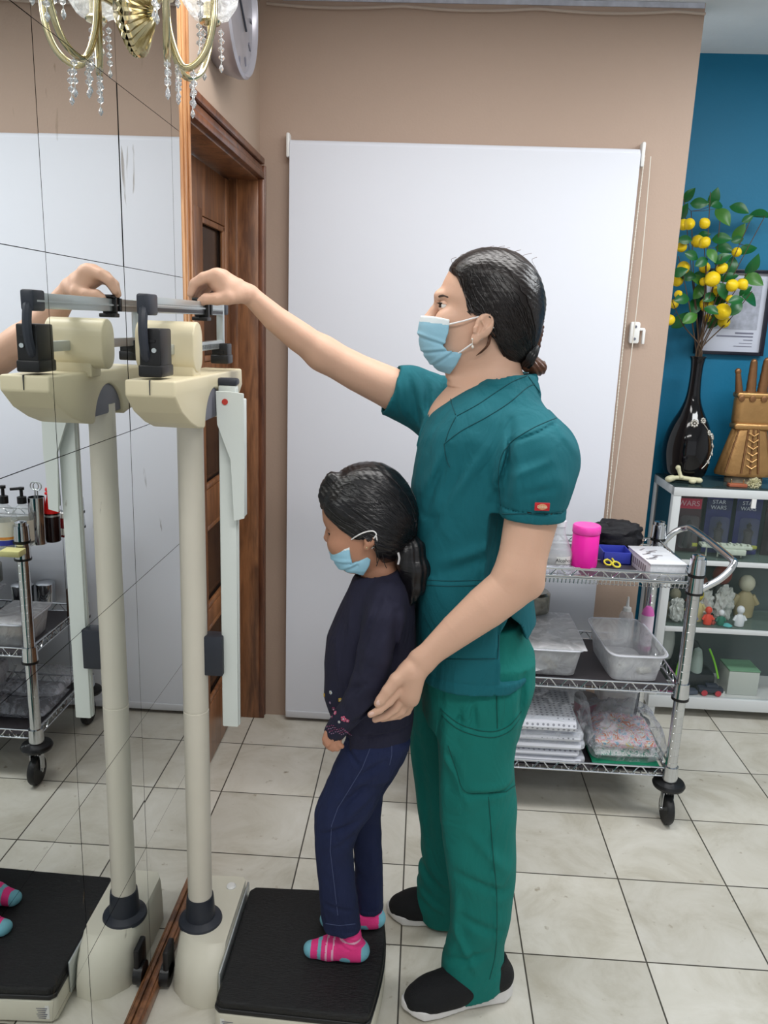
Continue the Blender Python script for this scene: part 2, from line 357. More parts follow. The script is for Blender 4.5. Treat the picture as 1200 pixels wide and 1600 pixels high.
b.tube([(pts[-1][0]+.011+.011*math.cos(a), 2.766, .84-.02*math.sin(a)) for a in [PI*i/8 for i in range(9)]], .0016, 6)
for p in pts[::1]: b.sphere(p, .0026, 0, 6)
b.build('bead_chain', mat('cream_beads', (226, 220, 208), .4), rs)
# cord hook holder on the wall
hk = thing('cord_holder', P(996, 520, 2.8), 'small off-white plastic cord holder screwed to the beige wall right of the blind', 'cord holder')
b = MB(); c = P(993, 520, 2.79); b.box(c+Vector((-.004, 0, 0)), (.034, .02, .072), .007); b.box(c+Vector((.026, -.004, -.012)), (.009, .014, .05), .003); b.box(c+Vector((.018, -.002, .012)), (.022, .012, .010), .003); b.build('holder_body', M_plwhite, hk)
b = MB()
for dz in (.02, -.02): b.lathe([(.0045, 0), (.0045, .002)], c+Vector((-.004, -.0105, dz)), 10, axis=(0, -1, 0))
b.build('screw', M_grey, hk)
# cable on top of the beige wall
b = MB(); pts = []
for k in range(61):
    t = k/60; x = -.55+t*1.365; pts.append((x, 2.792, 2.462-.009*abs(math.sin(t*PI*3.2))))
b.tube(smoothpts(pts, 2), .0045, 8); tag(b.build('cable', mat('painted_cable', (188, 172, 160), .5)), 'thin painted cable running along the top of the beige wall', 'cable')
b = MB(); b.bb(-.5, .812, 2.796, 2.7995, 2.474, 2.489); tag(b.build('trim_1', mat('blue_white_plaster', (196, 200, 214), .8, var=.35, vscale=30)), kind='structure')

# ------------------------------------------------------------------ wall clock
ck = thing('wall_clock', (-.575, 2.25, 2.08), 'round silver-rimmed wall clock high above the wooden door', 'clock')
cc = Vector((-.574, 2.24, 2.275)); R_ = .175
b = MB(); b.lathe([(R_*.86, 0), (R_*.94, .02), (R_, .052), (R_, .07), (R_*.965, .076), (R_*.93, .07), (R_*.92, .06), (.001, .06)], cc, 56, axis=(1, 0, 0)); b.build('clock_case', mat('silver_plastic', (176, 174, 182), .3, metal=.5), ck)
b = MB(); b.lathe([(R_*.92, .0605), (R_*.92, .0615), (.001, .0615)], cc, 56, axis=(1, 0, 0)); b.build('dial', mat('grey_reflection_dial', (150, 148, 154), .25, var=.25, vscale=14), ck)  # grey reflection of the clock glass is painted into the dial colour
b = MB()
for k in range(12):
    a = k*PI/6; p = cc+Vector((.063, R_*.78*math.sin(a), R_*.78*math.cos(a))); b.box(p, (.002, .008, .022), 0, M=Matrix.Translation(p) @ Matrix.Rotation(-a, 4, 'X') @ Matrix.Translation(-p))
b.build('hour_mark', M_grey, ck)
for L_, a in ((.08, 2.2), (.12, 5.2)):
    b = MB(); b.tube([cc+Vector((.066, 0, 0)), cc+Vector((.066, L_*math.sin(a), L_*math.cos(a)))], .003, 6); b.build('clock_hand', M_slate, ck)

# ------------------------------------------------------------------ crystal wall sconce
sc = thing('crystal_sconce', (MIRX, 1.59, 2.03), 'brass wall light with curved arms, glass bowls and crystal drops mounted on the mirror', 'wall light')
b = MB(); n = 64; V = [(MIRX+.035, 1.59, 2.03)]; F = []
prof = [(.012, .034), (.03, .026), (.055, .012), (.066, .006), (.068, 0)]
for q, (r, h) in enumerate(prof):
    for k in range(n):
        a = 2*PI*k/n; rr = 1+(.10 if k % 2 else -.02)*(q/4)*.4; V.append((MIRX+h+(.003 if k % 2 else 0), 1.59+r*rr*math.cos(a), 2.03+r*1.05*rr*math.sin(a)))
F += [(0, 1+(k+1) % n, 1+k) for k in range(n)]
for q in range(len(prof)-1):
    for k in range(n): F.append((1+q*n+k, 1+q*n+(k+1) % n, 1+(q+1)*n+(k+1) % n, 1+(q+1)*n+k))
b.add(V, F, 0, True); b.build('back_plate', M_brass, sc)
b = MB(); b.lathe([(.014, -.03), (.02, -.024), (.021, .0), (.016, .01), (.022, .02), (.022, .05), (.012, .06)], (MIRX+.062, 1.575, 2.075), 24); b.tube([(MIRX+.02, 1.59, 2.04), (MIRX+.062, 1.575, 2.06)], .012, 12); b.build('centre_hub', M_brass, sc)
hub = Vector((MIRX+.062, 1.575, 2.05))
cups = [Vector((-.443, 1.69, 2.045)), Vector((-.40, 1.555, 2.10)), Vector((-.455, 1.455, 2.055))]
def strand(top, nb, r0=.0062, parent=sc, gap=.0145):
    b = MB(); b.tube([top, top-Vector((0, 0, gap*nb+.004))], .0007, 5, 1)
    z = top.z-.008
    for i in range(nb):
        rr = r0*(1 if i < nb-1 else .8)
        if i < nb-1: b.lathe([(.0008, -rr), (rr, -rr*.25), (rr, rr*.25), (.0008, rr)], (top.x+.001*(i % 2), top.y, z), 8, 0, smooth=False)
        else: b.lathe([(.0008, -rr*2.2), (rr, -rr*.8), (rr*.6, rr*.4), (.0008, rr)], (top.x, top.y, z-.002), 8, 0, smooth=False)
        z -= gap
    b.build('crystal_strand', [M_crystal, M_alu], parent)
for ci, cu in enumerate(cups):
    d = cu-hub; d.z = 0; L_ = d.length; d.normalize()
    pts = smoothpts([hub+Vector((0, 0, .01)), hub+d*L_*.08+Vector((0, 0, -.06)), hub+d*L_*.35+Vector((0, 0, -.115)), hub+d*L_*.75+Vector((0, 0, -.10)), hub+d*L_*.98+Vector((0, 0, -.045)), cu], 8)
    b = MB(); b.tube(pts, .0062, 12); b.build('arm', M_brass, sc)
    b = MB(); b.lathe([(.006, -.004), (.019, 0), (.021, .004), (.017, .009), (.012, .01), (.012, .05), (.009, .052)], cu, 24); b.build('candle_cup', M_brass, sc)
    b = MB(); n = 36; V = []; F = []
    pr = [(.016, .006), (.036, .012), (.052, .035), (.056, .06), (.05, .08), (.053, .095)]
    for q, (r, h) in enumerate(pr):
        for k in range(n):
            a = 2*PI*k/n; rr = r*(1+.05*math.cos(6*a)*(q/5)); V.append((cu.x+rr*math.cos(a), cu.y+rr*math.sin(a), cu.z+h+.006*math.cos(6*a)*(q/5)))
    for q in range(len(pr)-1):
        for k in range(n): F.append((q*n+k, q*n+(k+1) % n, (q+1)*n+(k+1) % n, (q+1)*n+k))
    b.add(V, F, 0, True); gs = b.build('glass_shade', thinmat('frosted_cut_glass', (240, 242, 246), .34, .12, .3, 40), sc)
    b = MB(); b.lathe([(.010, .03), (.016, .045), (.02, .065), (.015, .085), (.004, .1)], cu, 20); b.build('bulb', mat('lit_bulb', (255, 248, 236), .3, emit=(255, 244, 226), es=2), sc)
    for k in range(3):
        a = PI/2*k+ci+.8; strand(cu+Vector((.024*math.cos(a), .024*math.sin(a), -.002)), (5, 6, 4)[k])
    q = pts[len(pts)//2]; strand(Vector(q)-Vector((0, 0, .006)), 4); strand(Vector(pts[len(pts)//3])-Vector((0, 0, .006)), 4)

# ------------------------------------------------------------------ column scale
cs = thing('column_scale', (-.3, 1.56, 0), 'cream mechanical column scale with sliding weights, height rod and black platform', 'scale')
def rounded(name, poly, axis, a, b_, bev, m, parent, seg=3):
    t = MB(); t.prism(poly, axis, a, b_)
    bm = bmesh.new(); vs = [bm.verts.new(v) for v in t.v]
    for f in t.f: bm.faces.new([vs[i] for i in f])
    bmesh.ops.recalc_face_normals(bm, faces=bm.faces)
    if bev: bmesh.ops.bevel(bm, geom=bm.edges[:], offset=bev, segments=seg, affect='EDGES', profile=.5, clamp_overlap=True)
    q = MB(); q.frombm(bm, 0, True); return q.build(name, m, parent)
def arc(cx, cz, r, a0, a1, n): return [(cx+r*math.cos(math.radians(a0+(a1-a0)*k/n)), cz+r*math.sin(math.radians(a0+(a1-a0)*k/n))) for k in range(n+1)]
# platform
poly = [(-.383, 1.385), (-.383, 1.722), (-.37, 1.735), (-.06, 1.745), (-.048, 1.735)]+[(-.048+.022*math.sin(PI*k/10), 1.735-.36*k/10) for k in range(1, 10)]+[(-.048, 1.375), (-.056, 1.362), (-.372, 1.375)]
rounded('platform_base', poly, 'z', .004, .062, .006, M_basecream, cs)
ins = [((x+.2)*.985-.2, (y-1.56)*.985+1.56) for x, y in poly]
rounded('platform_mat', ins, 'z', .066, .090, .007, M_rubber, cs)
rounded('mat_rim', [((x+.2)*1.0-.2, (y-1.56)*1.0+1.56) for x, y in poly], 'z', .0615, .073, .003, M_black, cs)
b = MB()
for x, y in ((-.35, 1.41), (-.08, 1.41), (-.35, 1.70), (-.08, 1.70)): b.cyl((x, y, 0), (x, y, .01), .015)
b.build('rubber_foot', M_black, cs)
b = MB(); b.box((-.352, 1.3755, .032), (.034, .002, .034)); lb = b.build('rating_label', mat('label_paper', (226, 226, 222), .6), cs)
b = MB()
for k in range(6): b.box((-.353, 1.3738, .042-k*.005), (.024-.004*(k % 3), .0012, .0012))
b.build('label_print', M_grey, lb)
b = MB(); b.box((-.105, 1.3665, .018), (.034, .002, .006)); b.build('maker_mark', M_grey, cs)
# foot of the column
foot = [(-.396, 1.449), (-.43, 1.44), (-.47, 1.452), (-.503, 1.485), (-.512, 1.53), (-.512, 1.70), (-.50, 1.725), (-.40, 1.728), (-.390, 1.715), (-.390, 1.46)]
def footmesh():
    lay = [(0, 1.0, 0), (.03, 1.0, .0), (.075, .97, .012), (.10, .93, .035), (.112, .9, .052), (.118, .86, .06)]
    V = []; F = []; n = len(foot)
    for z, s_, dy in lay:
        for x, y in foot:
            yy = 1.728-(1.728-y)*(1-dy*1.0/.288); xx = -.39+(x+.39)*(1-(1-s_)*.5)
            V.append((xx, yy, z+(.012 if y < 1.5 and z > .1 else 0)*0))
    for q in range(len(lay)-1):
        for k in range(n): F.append((q*n+(k+1) % n, q*n+k, (q+1)*n+k, (q+1)*n+(k+1) % n))
    F.append(tuple(range(n))); F.append(tuple(range((len(lay)-1)*n, len(lay)*n))[::-1]); return V, F
V, F = footmesh(); q = MB(); q.add(V, F, 0, True); ft = q.build('column_foot', M_basecream, cs)
b = MB(); b.bb(-.389, -.384, 1.44, 1.735, .02, .10, .002); b.build('side_rail', M_alu, cs)
b = MB(); b.lathe([(.012, 0), (.012, .004), (.009, .007), (.001, .008)], (-.42, 1.69, .117), 16); b.build('level_cap', M_plwhite, ft)
PX, PY = -.465, 1.575
b = MB(); b.lathe([(.049, .112), (.051, .116), (.049, .123), (.034, .130), (.032, .17), (.0305, .185)], (PX, PY, 0), 36); b.build('column_collar', M_slate, cs)
b = MB(); b.cyl((-.535, 1.50, .03), (-.515, 1.50, .03), .026, 20); b.box((-.522, 1.51, .06), (.014, .05, .08), .005); b.build('foot_wheel', M_black, cs)
b = MB(); b.lathe([(.0275, .17), (.0275, .657), (.026, .658), (.026, .6605), (.0272, .6615), (.0262, 1.32)], (PX, PY, 0), 36); b.build('column', M_polecream, cs)
# head housing
hp = [(1.300, 1.392), (1.785, 1.386), (1.79, 1.35), (1.745, 1.322), (1.69, 1.305), (1.645, 1.298)]+arc(1.553, 1.288, .074, 5, 175, 14)+[(1.470, 1.292), (1.43, 1.298), (1.385, 1.312), (1.335, 1.335), (1.298, 1.366)]
rounded('head_housing', hp, 'x', -.492, -.407, .004, M_plcream, cs)
b = MB(); b.bb(-.486, -.412, 1.485, 1.625, 1.302, 1.372, .004); b.build('housing_insert', M_grey, cs)
b = MB(); b.bb(-.4495, -.4485, 1.2965, 1.302, 1.368, 1.3925); b.build('housing_seam', M_slate, cs)
# drum above the housing
ov = arc(1.475, 1.457, .030, 0, 180, 12)+arc(1.475, 1.425, .030, 180, 360, 12)
rounded('beam_drum', ov, 'x', -.525, -.417, .003, M_plcream, cs)
rounded('drum_neck', [(1.452, 1.38), (1.452, 1.42), (1.498, 1.42), (1.498, 1.38)], 'x', -.50, -.419, .004, M_plcream, cs)
for y0, y1 in ((1.312, 1.372), (1.765, 1.805)):
    b = MB(); zt = 1.475 if y0 < 1.5 else 1.44; b.bb(-.470, -.434, y0, y1, 1.413, zt, .003); b.bb(-.472, -.432, y0-.002, y1+.002, 1.396, 1.416, .003)
    b.box((-.452, y0-.001, zt-.02), (.02, .003, .004)); b.build('beam_guide', M_black, cs)
b = MB(); b.lathe([(.004, 0), (.004, .003)], (-.444, 1.3115, 1.44), 10, axis=(0, -1, 0)); b.build('guide_screw', M_alu, cs)
# double beam
b = MB(); b.bb(-.466, -.452, 1.32, 1.80, 1.500, 1.526, .002); b.bb(-.470, -.449, 1.32, 1.80, 1.511, 1.514); ub = b.build('upper_beam', M_alu, cs)
b = MB()
b.bb(-.4519, -.4510, 1.33, 1.795, 1.5020, 1.5085)
for k in range(58): b.bb(-.4519, -.4514, 1.36+k*.0052, 1.3606+k*.0052, 1.512, 1.515)
b.build('beam_graduations', M_black, ub)
b = MB(); b.bb(-.466, -.452, 1.34, 1.80, 1.428, 1.446, .002); lbm = b.build('lower_beam', M_alu, cs)
b = MB()
for k in range(22): b.bb(-.4519, -.4512, 1.55+k*.011, 1.551+k*.011, 1.431, 1.440)
b.build('beam_graduations', M_black, lbm)
bk = smoothpts([(-.459, 1.336, 1.516), (-.459, 1.312, 1.508), (-.459, 1.303, 1.48), (-.459, 1.305, 1.45), (-.459, 1.318, 1.425), (-.459, 1.345, 1.418)], 6)
b = MB(); b.tube(bk, [.007]+[.0078]*(len(bk)-1), 8); b.box((-.459, 1.328, 1.513), (.022, .045, .034), .004); b.build('front_bracket', M_slate, cs)
b = MB(); b.bb(-.467, -.451, 1.798, 1.812, 1.42, 1.528, .003); b.build('rear_bracket', M_alu, cs)
b = MB(); b.box((-.459, 1.825, 1.513), (.02, .03, .024), .004); b.build('counterweight', M_slate, cs)
b = MB(); b.bb(-.473, -.445, 1.632, 1.680, 1.527, 1.533, .002); b.bb(-.473, -.445, 1.652, 1.664, 1.492, 1.532, .002); b.bb(-.475, -.443, 1.636, 1.668, 1.488, 1.496, .002); b.bb(-.473, -.445, 1.676, 1.690, 1.50, 1.527, .002)
b.build('sliding_weight', M_black, cs)
# height rod at the side of the column
b = MB(); b.bb(-.407, -.372, 1.575, 1.60, .62, 1.365, .003); b.bb(-.4085, -.3705, 1.583, 1.592, .622, 1.36, 0); b.build('height_rod', M_alup, cs)
b = MB(); b.box((-.392, 1.588, 1.372), (.045, .03, .014), .005); b.build('rod_cap', M_slate, cs)
hs = [(-.406, 1.355), (-.378, 1.355), (-.352, 1.352), (-.350, 1.22), (-.352, 1.10), (-.372, 1.095), (-.378, 1.22), (-.404, 1.29)]
b = MB(); b.prism(hs, 'y', 1.553, 1.560); b.bb(-.362, -.353, 1.56, 1.59, 1.10, 1.34, .002); b.build('folded_head_arm', M_alup, cs)
b = MB(); b.lathe([(.006, 0), (.006, .002)], (-.388, 1.553, 1.335), 14, axis=(0, -1, 0)); b.build('red_dot', mat('red_plastic', (196, 60, 50), .4), cs)
b = MB(); b.bb(-.443, -.402, 1.562, 1.598, .745, .835, .003); b.build('rod_clamp', M_slate, cs)

# ------------------------------------------------------------------ chrome wire cart
CX0, CX1, CY0, CY1 = .085, .822, 2.265, 2.665
ct = thing('wire_cart', (.45, 2.46, 0), 'three-tier chrome wire cart on casters beside the blind', 'cart')
for x in (CX0, CX1):
    for y in (CY0, CY1):
        b = MB(); b.cyl((x, y, .13), (x, y, .872), .0178, 24); z = .18
        while z < .85:
            b.lathe([(.0180, 0), (.0170, .001), (.0180, .002)], (x, y, z), 20, cap=False); z += .0254
        b.lathe([(.0178, 0), (.008, .003)], (x, y, .872), 16); po = b.build('post', M_chrome, ct)
        b = MB()
        for zz in (.166, .446, .838, .782): b = MB(); b.lathe([(.0245, -.022), (.0225, .024)], (x, y, zz), 24); b.build('shelf_collar', M_chrome, po)
        for zz in (.811, .757, .419): b = MB(); b.lathe([(.0258, -.0035), (.0258, .0035)], (x, y, zz), 24); b.build('split_ring', M_black, po)
def truss(b, a, c, z, h):
    a = Vector(a); c = Vector(c); L_ = (c-a).length; n = max(3, round(L_/.062)); d = (c-a).normalized()
    b.cyl(a+Vector((0, 0, z+h)), c+Vector((0, 0, z+h)), .0032, 8); b.cyl(a+Vector((0, 0, z)), c+Vector((0, 0, z)), .0032, 8)
    pts = []
    for k in range(n*8+1):
        s_ = k/(n*8); u = (k % 8)/8; zz = z+h*(.5-.5*math.cos(2*PI*u)); pts.append(a.lerp(c, s_)+Vector((0, 0, zz)))
    b.tube(pts, .002, 6)
for zi, (z, h) in enumerate(((.789, .022), (.434, .028), (.154, .028))):
    b = MB()
    for (a, c) in (((CX0, CY0, 0), (CX1, CY0, 0)), ((CX0, CY1, 0), (CX1, CY1, 0)), ((CX0, CY0, 0), (CX0, CY1, 0)), ((CX1, CY0, 0), (CX1, CY1, 0))): truss(b, a, c, z, h)
    for k in range(3): yy = CY0+.1*(k+1); b.cyl((CX0, yy, z-.004), (CX1, yy, z-.004), .0025, 6)
    k = CX0+.02
    while k < CX1-.01:
        zg = z-(.010 if zi == 0 else 0); b.cyl((k, CY0, zg), (k, CY1, zg), .0016, 6); b.cyl((k, CY0, z), (k, CY0, z+.012), .0014, 6); k += .0225
    if zi == 0:
        b.cyl((CX0, CY0, z-.006), (CX1, CY0, z-.006), .0025, 8)
        k = CX0+.02
        while k < CX1-.01: b.tube([(k, CY0+.002, z), (k, CY0+.004, z-.022), (k, CY0+.03, z-.028)], .0015, 6); k += .0118
    sh = b.build('wire_shelf', M_chrome, ct)
    b = MB(); b.bb(CX0+.02, CX1-.02, CY0+.012, CY1-.012, z+.002-(.012 if zi == 0 else 0), z+.005-(.012 if zi == 0 else 0)); b.build('shelf_liner', mat('dark_grey_liner', (66, 62, 66), .45, var=.08, vscale=4), sh)
ZT, ZM, ZB = .7815, .4395, .1595
for x in (CX0, CX1):
    for y in (CY0, CY1):
        w = thing('caster', (x, y, 0)); w.parent = ct; w.location = Vector((x, y, 0))-ORG[ct]
        b = MB(); b.lathe([(.034, .118), (.047, .120), (.05, .128), (.046, .136), (.022, .142), (.02, .15)], (x, y, 0), 28); b.build('bumper', M_black, w)
        b = MB(); b.cyl((x, y, .09), (x, y, .12), .012)
        for s_ in (-1, 1): b.box((x+.016*s_, y-.004, .075), (.003, .028, .058), .001)
        b.cyl((x-.021, y-.012, .048), (x+.021, y-.012, .048), .006); b.build('fork', M_chrome, w)
        b = MB(); b.lathe([(.02, -.011), (.044, -.0115), (.048, -.006), (.048, .006), (.044, .0115), (.02, .011)], (x, y-.012, .048), 32, axis=(1, .0, 0)); b.build('wheel', mat('black_tyre', (28, 28, 30), .5), w)
hp_ = smoothpts([(CX1+.012, CY0, .765), (CX1+.07, CY0-.002, .805), (CX1+.105, CY0+.01, .845), (CX1+.108, CY0+.06, .855), (CX1+.100, CY1-.06, .862), (CX1+.082, CY1-.01, .855), (CX1+.05, CY1, .835), (CX1+.012, CY1, .79)], 8)
b = MB(); b.tube(hp_, .0105, 14); b.build('push_handle', M_chrome, ct)

G_top = None
def onm(px, py, z):
    p = PF(px, py, z); return Vector((2*MIRX-p.x, p.y, z))
# --- top shelf
pj_ = thing('screw_top_jar', (.522, 2.40, ZT), 'bright pink plastic screw-top jar on the top tier of the cart', 'jar')
Mpink = mat('pink_plastic', (244, 36, 170), .35)
b = MB(); b.lathe([(.034, 0), (.040, .003), (.041, .01), (.041, .104), (.038, .108), (.036, .112)], (.522, 2.40, ZT), 36); b.build('jar_body', Mpink, pj_)
b = MB(); b.lathe([(.0415, 0), (.043, .003), (.043, .022), (.040, .026), (.001, .0255)], (.522, 2.40, ZT+.107), 40); b.build('jar_lid', mat('pink_lid', (246, 70, 180), .35), pj_)
al = thing('wash_bottle', (.442, 2.40, ZT), 'translucent conical wash bottle with a printed label left of the pink jar', 'bottle')
Mtr = thinmat('translucent_plastic', (226, 230, 236), .42, .3)
b = MB(); b.lathe([(.03, 0), (.041, .003), (.043, .012), (.043, .042), (.036, .058), (.018, .10), (.015, .112), (.015, .13)], (.442, 2.40, ZT), 32); b.build('bottle_body', Mtr, al)
b = MB(); b.lathe([(.017, .125), (.017, .142), (.006, .147), (.0045, .165)], (.442, 2.40, ZT), 20); b.build('spout_cap', mat('frosted_cap', (222, 224, 230), .4), al)
b = MB(); b.lathe([(.0390, 0), (.0395, .003), (.0395, .022)], (.442, 2.40, ZT+.004), 32); b.build('clear_liquid', thinmat('clear_liquid', (214, 210, 200), .25, .1), al)
b = MB(); V = []; F = []
for k in range(9):
    a = math.radians(-105+k*8); 
    for z in (.014, .038): V.append((.442+.0437*math.cos(a), 2.40+.0437*math.sin(a), ZT+z))
for k in range(8): F.append((2*k, 2*k+2, 2*k+3, 2*k+1))
b.add(V, F); lb = b.build('label', mat('label_paper', (226, 226, 222), .6), al)
text('label_lettering', 'Alcohol', (.442+.010, 2.40-.0449, ZT+.027), .016, M_black, lb, rot=(PI/2, 0, .12))
# black pouch
def blob(name, c, r, m, parent=None, amp=.2, freq=3, seed=0, n=28, flatz=True):
    bm = bmesh.new(); bmesh.ops.create_icosphere(bm, subdivisions=4, radius=1)
    for v in bm.verts:
        p = v.co.copy(); k = 1+amp*mnoise.noise(p*freq+Vector((seed, seed*2, 0)))+amp*.4*mnoise.noise(p*freq*3.1+Vector((seed, 5, 0)))
        q = Vector((abs(p.x)**.75*(1 if p.x > 0 else -1), abs(p.y)**.75*(1 if p.y > 0 else -1), abs(p.z)**.85*(1 if p.z > 0 else -1)))*k
        v.co = Vector((q.x*r[0], q.y*r[1], max(q.z, -.96)*r[2] if flatz else q.z*r[2]))+Vector(c)
    b = MB(); b.frombm(bm, 0, True); return b.build(name, m, parent)
o = blob('zip_pouch', (.655, 2.585, ZT+.056), (.088, .05, .05), mat('black_cloth', (18, 18, 24), .7, bump=.3, bscale=120), None, .26, 2.8, 3)
tag(o, 'crumpled black cloth pouch at the back of the top tier', 'pouch')
bx = thing('shallow_tray', (.63, 2.47, ZT), 'small blue plastic tray holding a yellow-handled tool under the black pouch', 'tray')
Mblue = mat('blue_plastic', (54, 66, 170), .4)
b = MB(); b.bb(.588, .676, 2.43, 2.52, ZT, ZT+.004); b.bb(.588, .676, 2.43, 2.434, ZT, ZT+.04, .001); b.bb(.588, .676, 2.516, 2.52, ZT, ZT+.04, .001); b.bb(.588, .592, 2.43, 2.52, ZT, ZT+.04, .001); b.bb(.672, .676, 2.43, 2.52, ZT, ZT+.04, .001); b.build('tray_body', Mblue, bx)
sz = thing('scissors', (.61, 2.40, ZT), 'yellow-handled small scissors lying in front of the blue tray', 'scissors')
Myel = mat('yellow_plastic', (216, 206, 60), .4)
for s_ in (0, 1):
    b = MB(); c = Vector((.598+.022*s_, 2.405-.018*s_, ZT+.014)); b.tube([c+Vector((.011*math.cos(a), .016*math.sin(a), .004*math.sin(a))) for a in [2*PI*k/16 for k in range(16)]], .003, 8, closed=True)
    b.tube([c+Vector((0, .016, 0)), c+Vector((.006-.010*s_, .036+.010*s_, .006))], .003, 8); b.build('finger_loop', Myel, sz)
for s_ in (0, 1):
    b = MB(); a0 = Vector((.604, 2.44, ZT+.020)); b.tube([a0, a0+Vector((-.012+.010*s_, .035, .002))], [.003, .001], 6); b.build('blade', M_alu, sz)
# white printed box with clear lid
wb = thing('printed_card_box', (.745, 2.36, ZT), 'white patterned card box at the right end of the top tier beside the push handle', 'box')
bc = Vector((.738, 2.385, ZT+.024)); Mw = mat('white_card', (220, 222, 228), .45, var=.2, vscale=120)
b = MB(); b.box(bc, (.108, .19, .048), .002, rz=.10); bo = b.build('box_body', Mw, wb)
b = MB(); b.box(bc+Vector((0, 0, .026)), (.112, .194, .004), .001, rz=.10); b.build('box_lid', mat('white_lid', (228, 230, 236), .2, var=.10, vscale=50), wb)
for k in range(9): b = MB(); b.box(bc+Vector((-.03+.01*(k % 4), -.05+.013*k, .0285)), (.03, .006, .0008), rz=.1+.4*(k % 3)); b.build('printed_mark', mat('grey_print', (140, 136, 140), .5), wb)
for k in range(8): b = MB(); b.box(bc+Vector((-.0535-.0016*(k-3.5), -.06+.016*k, .0)), (.0012, .011, .022), rz=.1); b.build('printed_mark', mat('grey_print', (140, 136, 140), .5), wb)
# loose plastic sachet
def sachet(name, c, d, m, lab, cat, grp=None, seed=0, parent=None, rz=0, amp=.6):
    nx, ny = 22, 16; V = []; F = []
    Rz = Matrix.Rotation(rz, 3, 'Z')
    for sgn in (1, -1):
        for j in range(ny+1):
            for i in range(nx+1):
                u, v = i/nx*2-1, j/ny*2-1
                e = (max(0, 1-u**4)*max(0, 1-v**4))**.5
                nn = mnoise.noise(Vector((u*2.5+seed, v*2.5, seed*3)))*.5+mnoise.noise(Vector((u*6+seed, v*6, seed)))*.3
                z = d[2]*.5*(1+sgn*e*(1+amp*nn*(1 if sgn > 0 else .1))) 
                p = Rz @ Vector((u*d[0]/2*(1+.04*nn), v*d[1]/2*(1+.04*nn), 0)); V.append((c[0]+p.x, c[1]+p.y, c[2]+max(.0006 if sgn < 0 else .0012, z)))
        o_ = 0 if sgn > 0 else (nx+1)*(ny+1)
        for j in range(ny):
            for i in range(nx):
                q = (o_+j*(nx+1)+i, o_+j*(nx+1)+i+1, o_+(j+1)*(nx+1)+i+1, o_+(j+1)*(nx+1)+i); F.append(q if sgn > 0 else q[::-1])
    b = MB(); b.add(V, F, 0, True); o = b.build(name, m, parent)
    if parent is None: tag(o, lab, cat, grp)
    return o
Mbag = thinmat('clear_bag', (236, 238, 246), .06, .18, .22, 16)
Mbagw = thinmat('cloudy_bag', (214, 216, 228), .14, .22, .3, 18)
sachet('plastic_sleeve', (.43, 2.31, ZT), (.12, .06, .02), Mbagw, 'flat clear plastic sleeve in front of the wash bottle', 'plastic sleeve', seed=4)
# --- items at the left end of the top tier, seen in the mirror
def pump(px, py, lab, body, seed, tall=1.0):
    p = onm(px, py, ZT); t = thing('pump_bottle', p, lab, 'bottle')
    b = MB(); b.lathe([(.03, 0), (.034, .004), (.034, .10*tall), (.026, .125*tall), (.012, .137*tall), (.012, .145*tall)], p, 28); b.build('bottle_body', body, t)
    b = MB(); b.lathe([(.0345, .018), (.0345, .09*tall)], p, 28, cap=False); b.build('label', mat('label_cream', (232, 228, 214), .55), t)
    if seed == 1:
        b = MB(); b.lathe([(.0348, .018), (.0348, .034)], p, 28, cap=False); b.build('blue_label_band', Mblue, t)
        b = MB(); b.lathe([(.0348, .036), (.0348, .044)], p, 28, cap=False); b.build('orange_label_band', mat('orange_print', (226, 150, 70), .5), t)
    b = MB(); b.lathe([(.014, .143*tall), (.014, .165*tall), (.005, .168*tall), (.005, .187*tall), (.009, .189*tall), (.009, .197*tall)], p, 18); b.tube([p+Vector((0, 0, .193*tall)), p+Vector((.03, -.01, .191*tall))], .0045, 8); b.build('pump_head', M_black, t)
    return t
pump(10, 858, 'clear pump bottle with a blue and orange label band on the cart', thinmat('clear_bottle', (236, 240, 240), .18, .1), 1)
pump(38, 852, 'clear pump bottle with a plain white label beside the steel cylinder', thinmat('clear_bottle', (236, 240, 240), .18, .1), 2, .93)
p = onm(60, 850, ZT); t = thing('instrument_cylinder', p, 'polished steel cylinder holding ringed scissors on the left end of the cart', 'steel container')
b = MB(); b.lathe([(.024, 0), (.025, .002), (.025, .15), (.0235, .15), (.0235, .005), (.001, .005)], p, 28, cap=False); b.build('cylinder_body', M_chrome, t)
for k, (dx, dy) in enumerate(((.006, 0), (-.007, .004))):
    q = p+Vector((dx, dy, .006)); s_ = thing('ring_forceps', q, ['steel ring-handled forceps standing in the steel cylinder, the nearer to the camera', 'steel ring-handled forceps standing in the steel cylinder behind the other pair'][k], 'forceps', 'forceps in the steel cylinder')
    b = MB(); b.cyl(q, q+Vector((.004 if k else -.004, .0, .165)), .002, 8); b.build('shank', M_alu, s_)
    b = MB(); c = q+Vector((.012 if k else -.012, 0, .178)); b.tube([c+Vector((.013*math.cos(a), 0, .013*math.sin(a))) for a in [2*PI*i/18 for i in range(18)]], .0018, 8, closed=True); b.build('finger_ring', M_alu, s_)
p = onm(82, 846, ZT); t = thing('sauce_bottle', p, 'dark bottle with a tall red conical spout cap behind the steel cylinder', 'bottle')
b = MB(); b.lathe([(.022, 0), (.025, .003), (.025, .088), (.022, .094)], p, 26); b.build('bottle_body', mat('dark_brown_bottle', (30, 16, 16), .15), t)
b = MB(); b.lathe([(.0253, .083), (.0253, .089)], p, 26, cap=False); b.build('neck_band', M_alu, t)
b = MB(); b.lathe([(.026, .094), (.025, .105), (.013, .140), (.011, .15), (.017, .153), (.017, .158), (.012, .162), (.016, .166), (.014, .173), (.004, .175)], p, 26); b.build('red_cap', mat('red_cap_plastic', (214, 24, 22), .3), t)
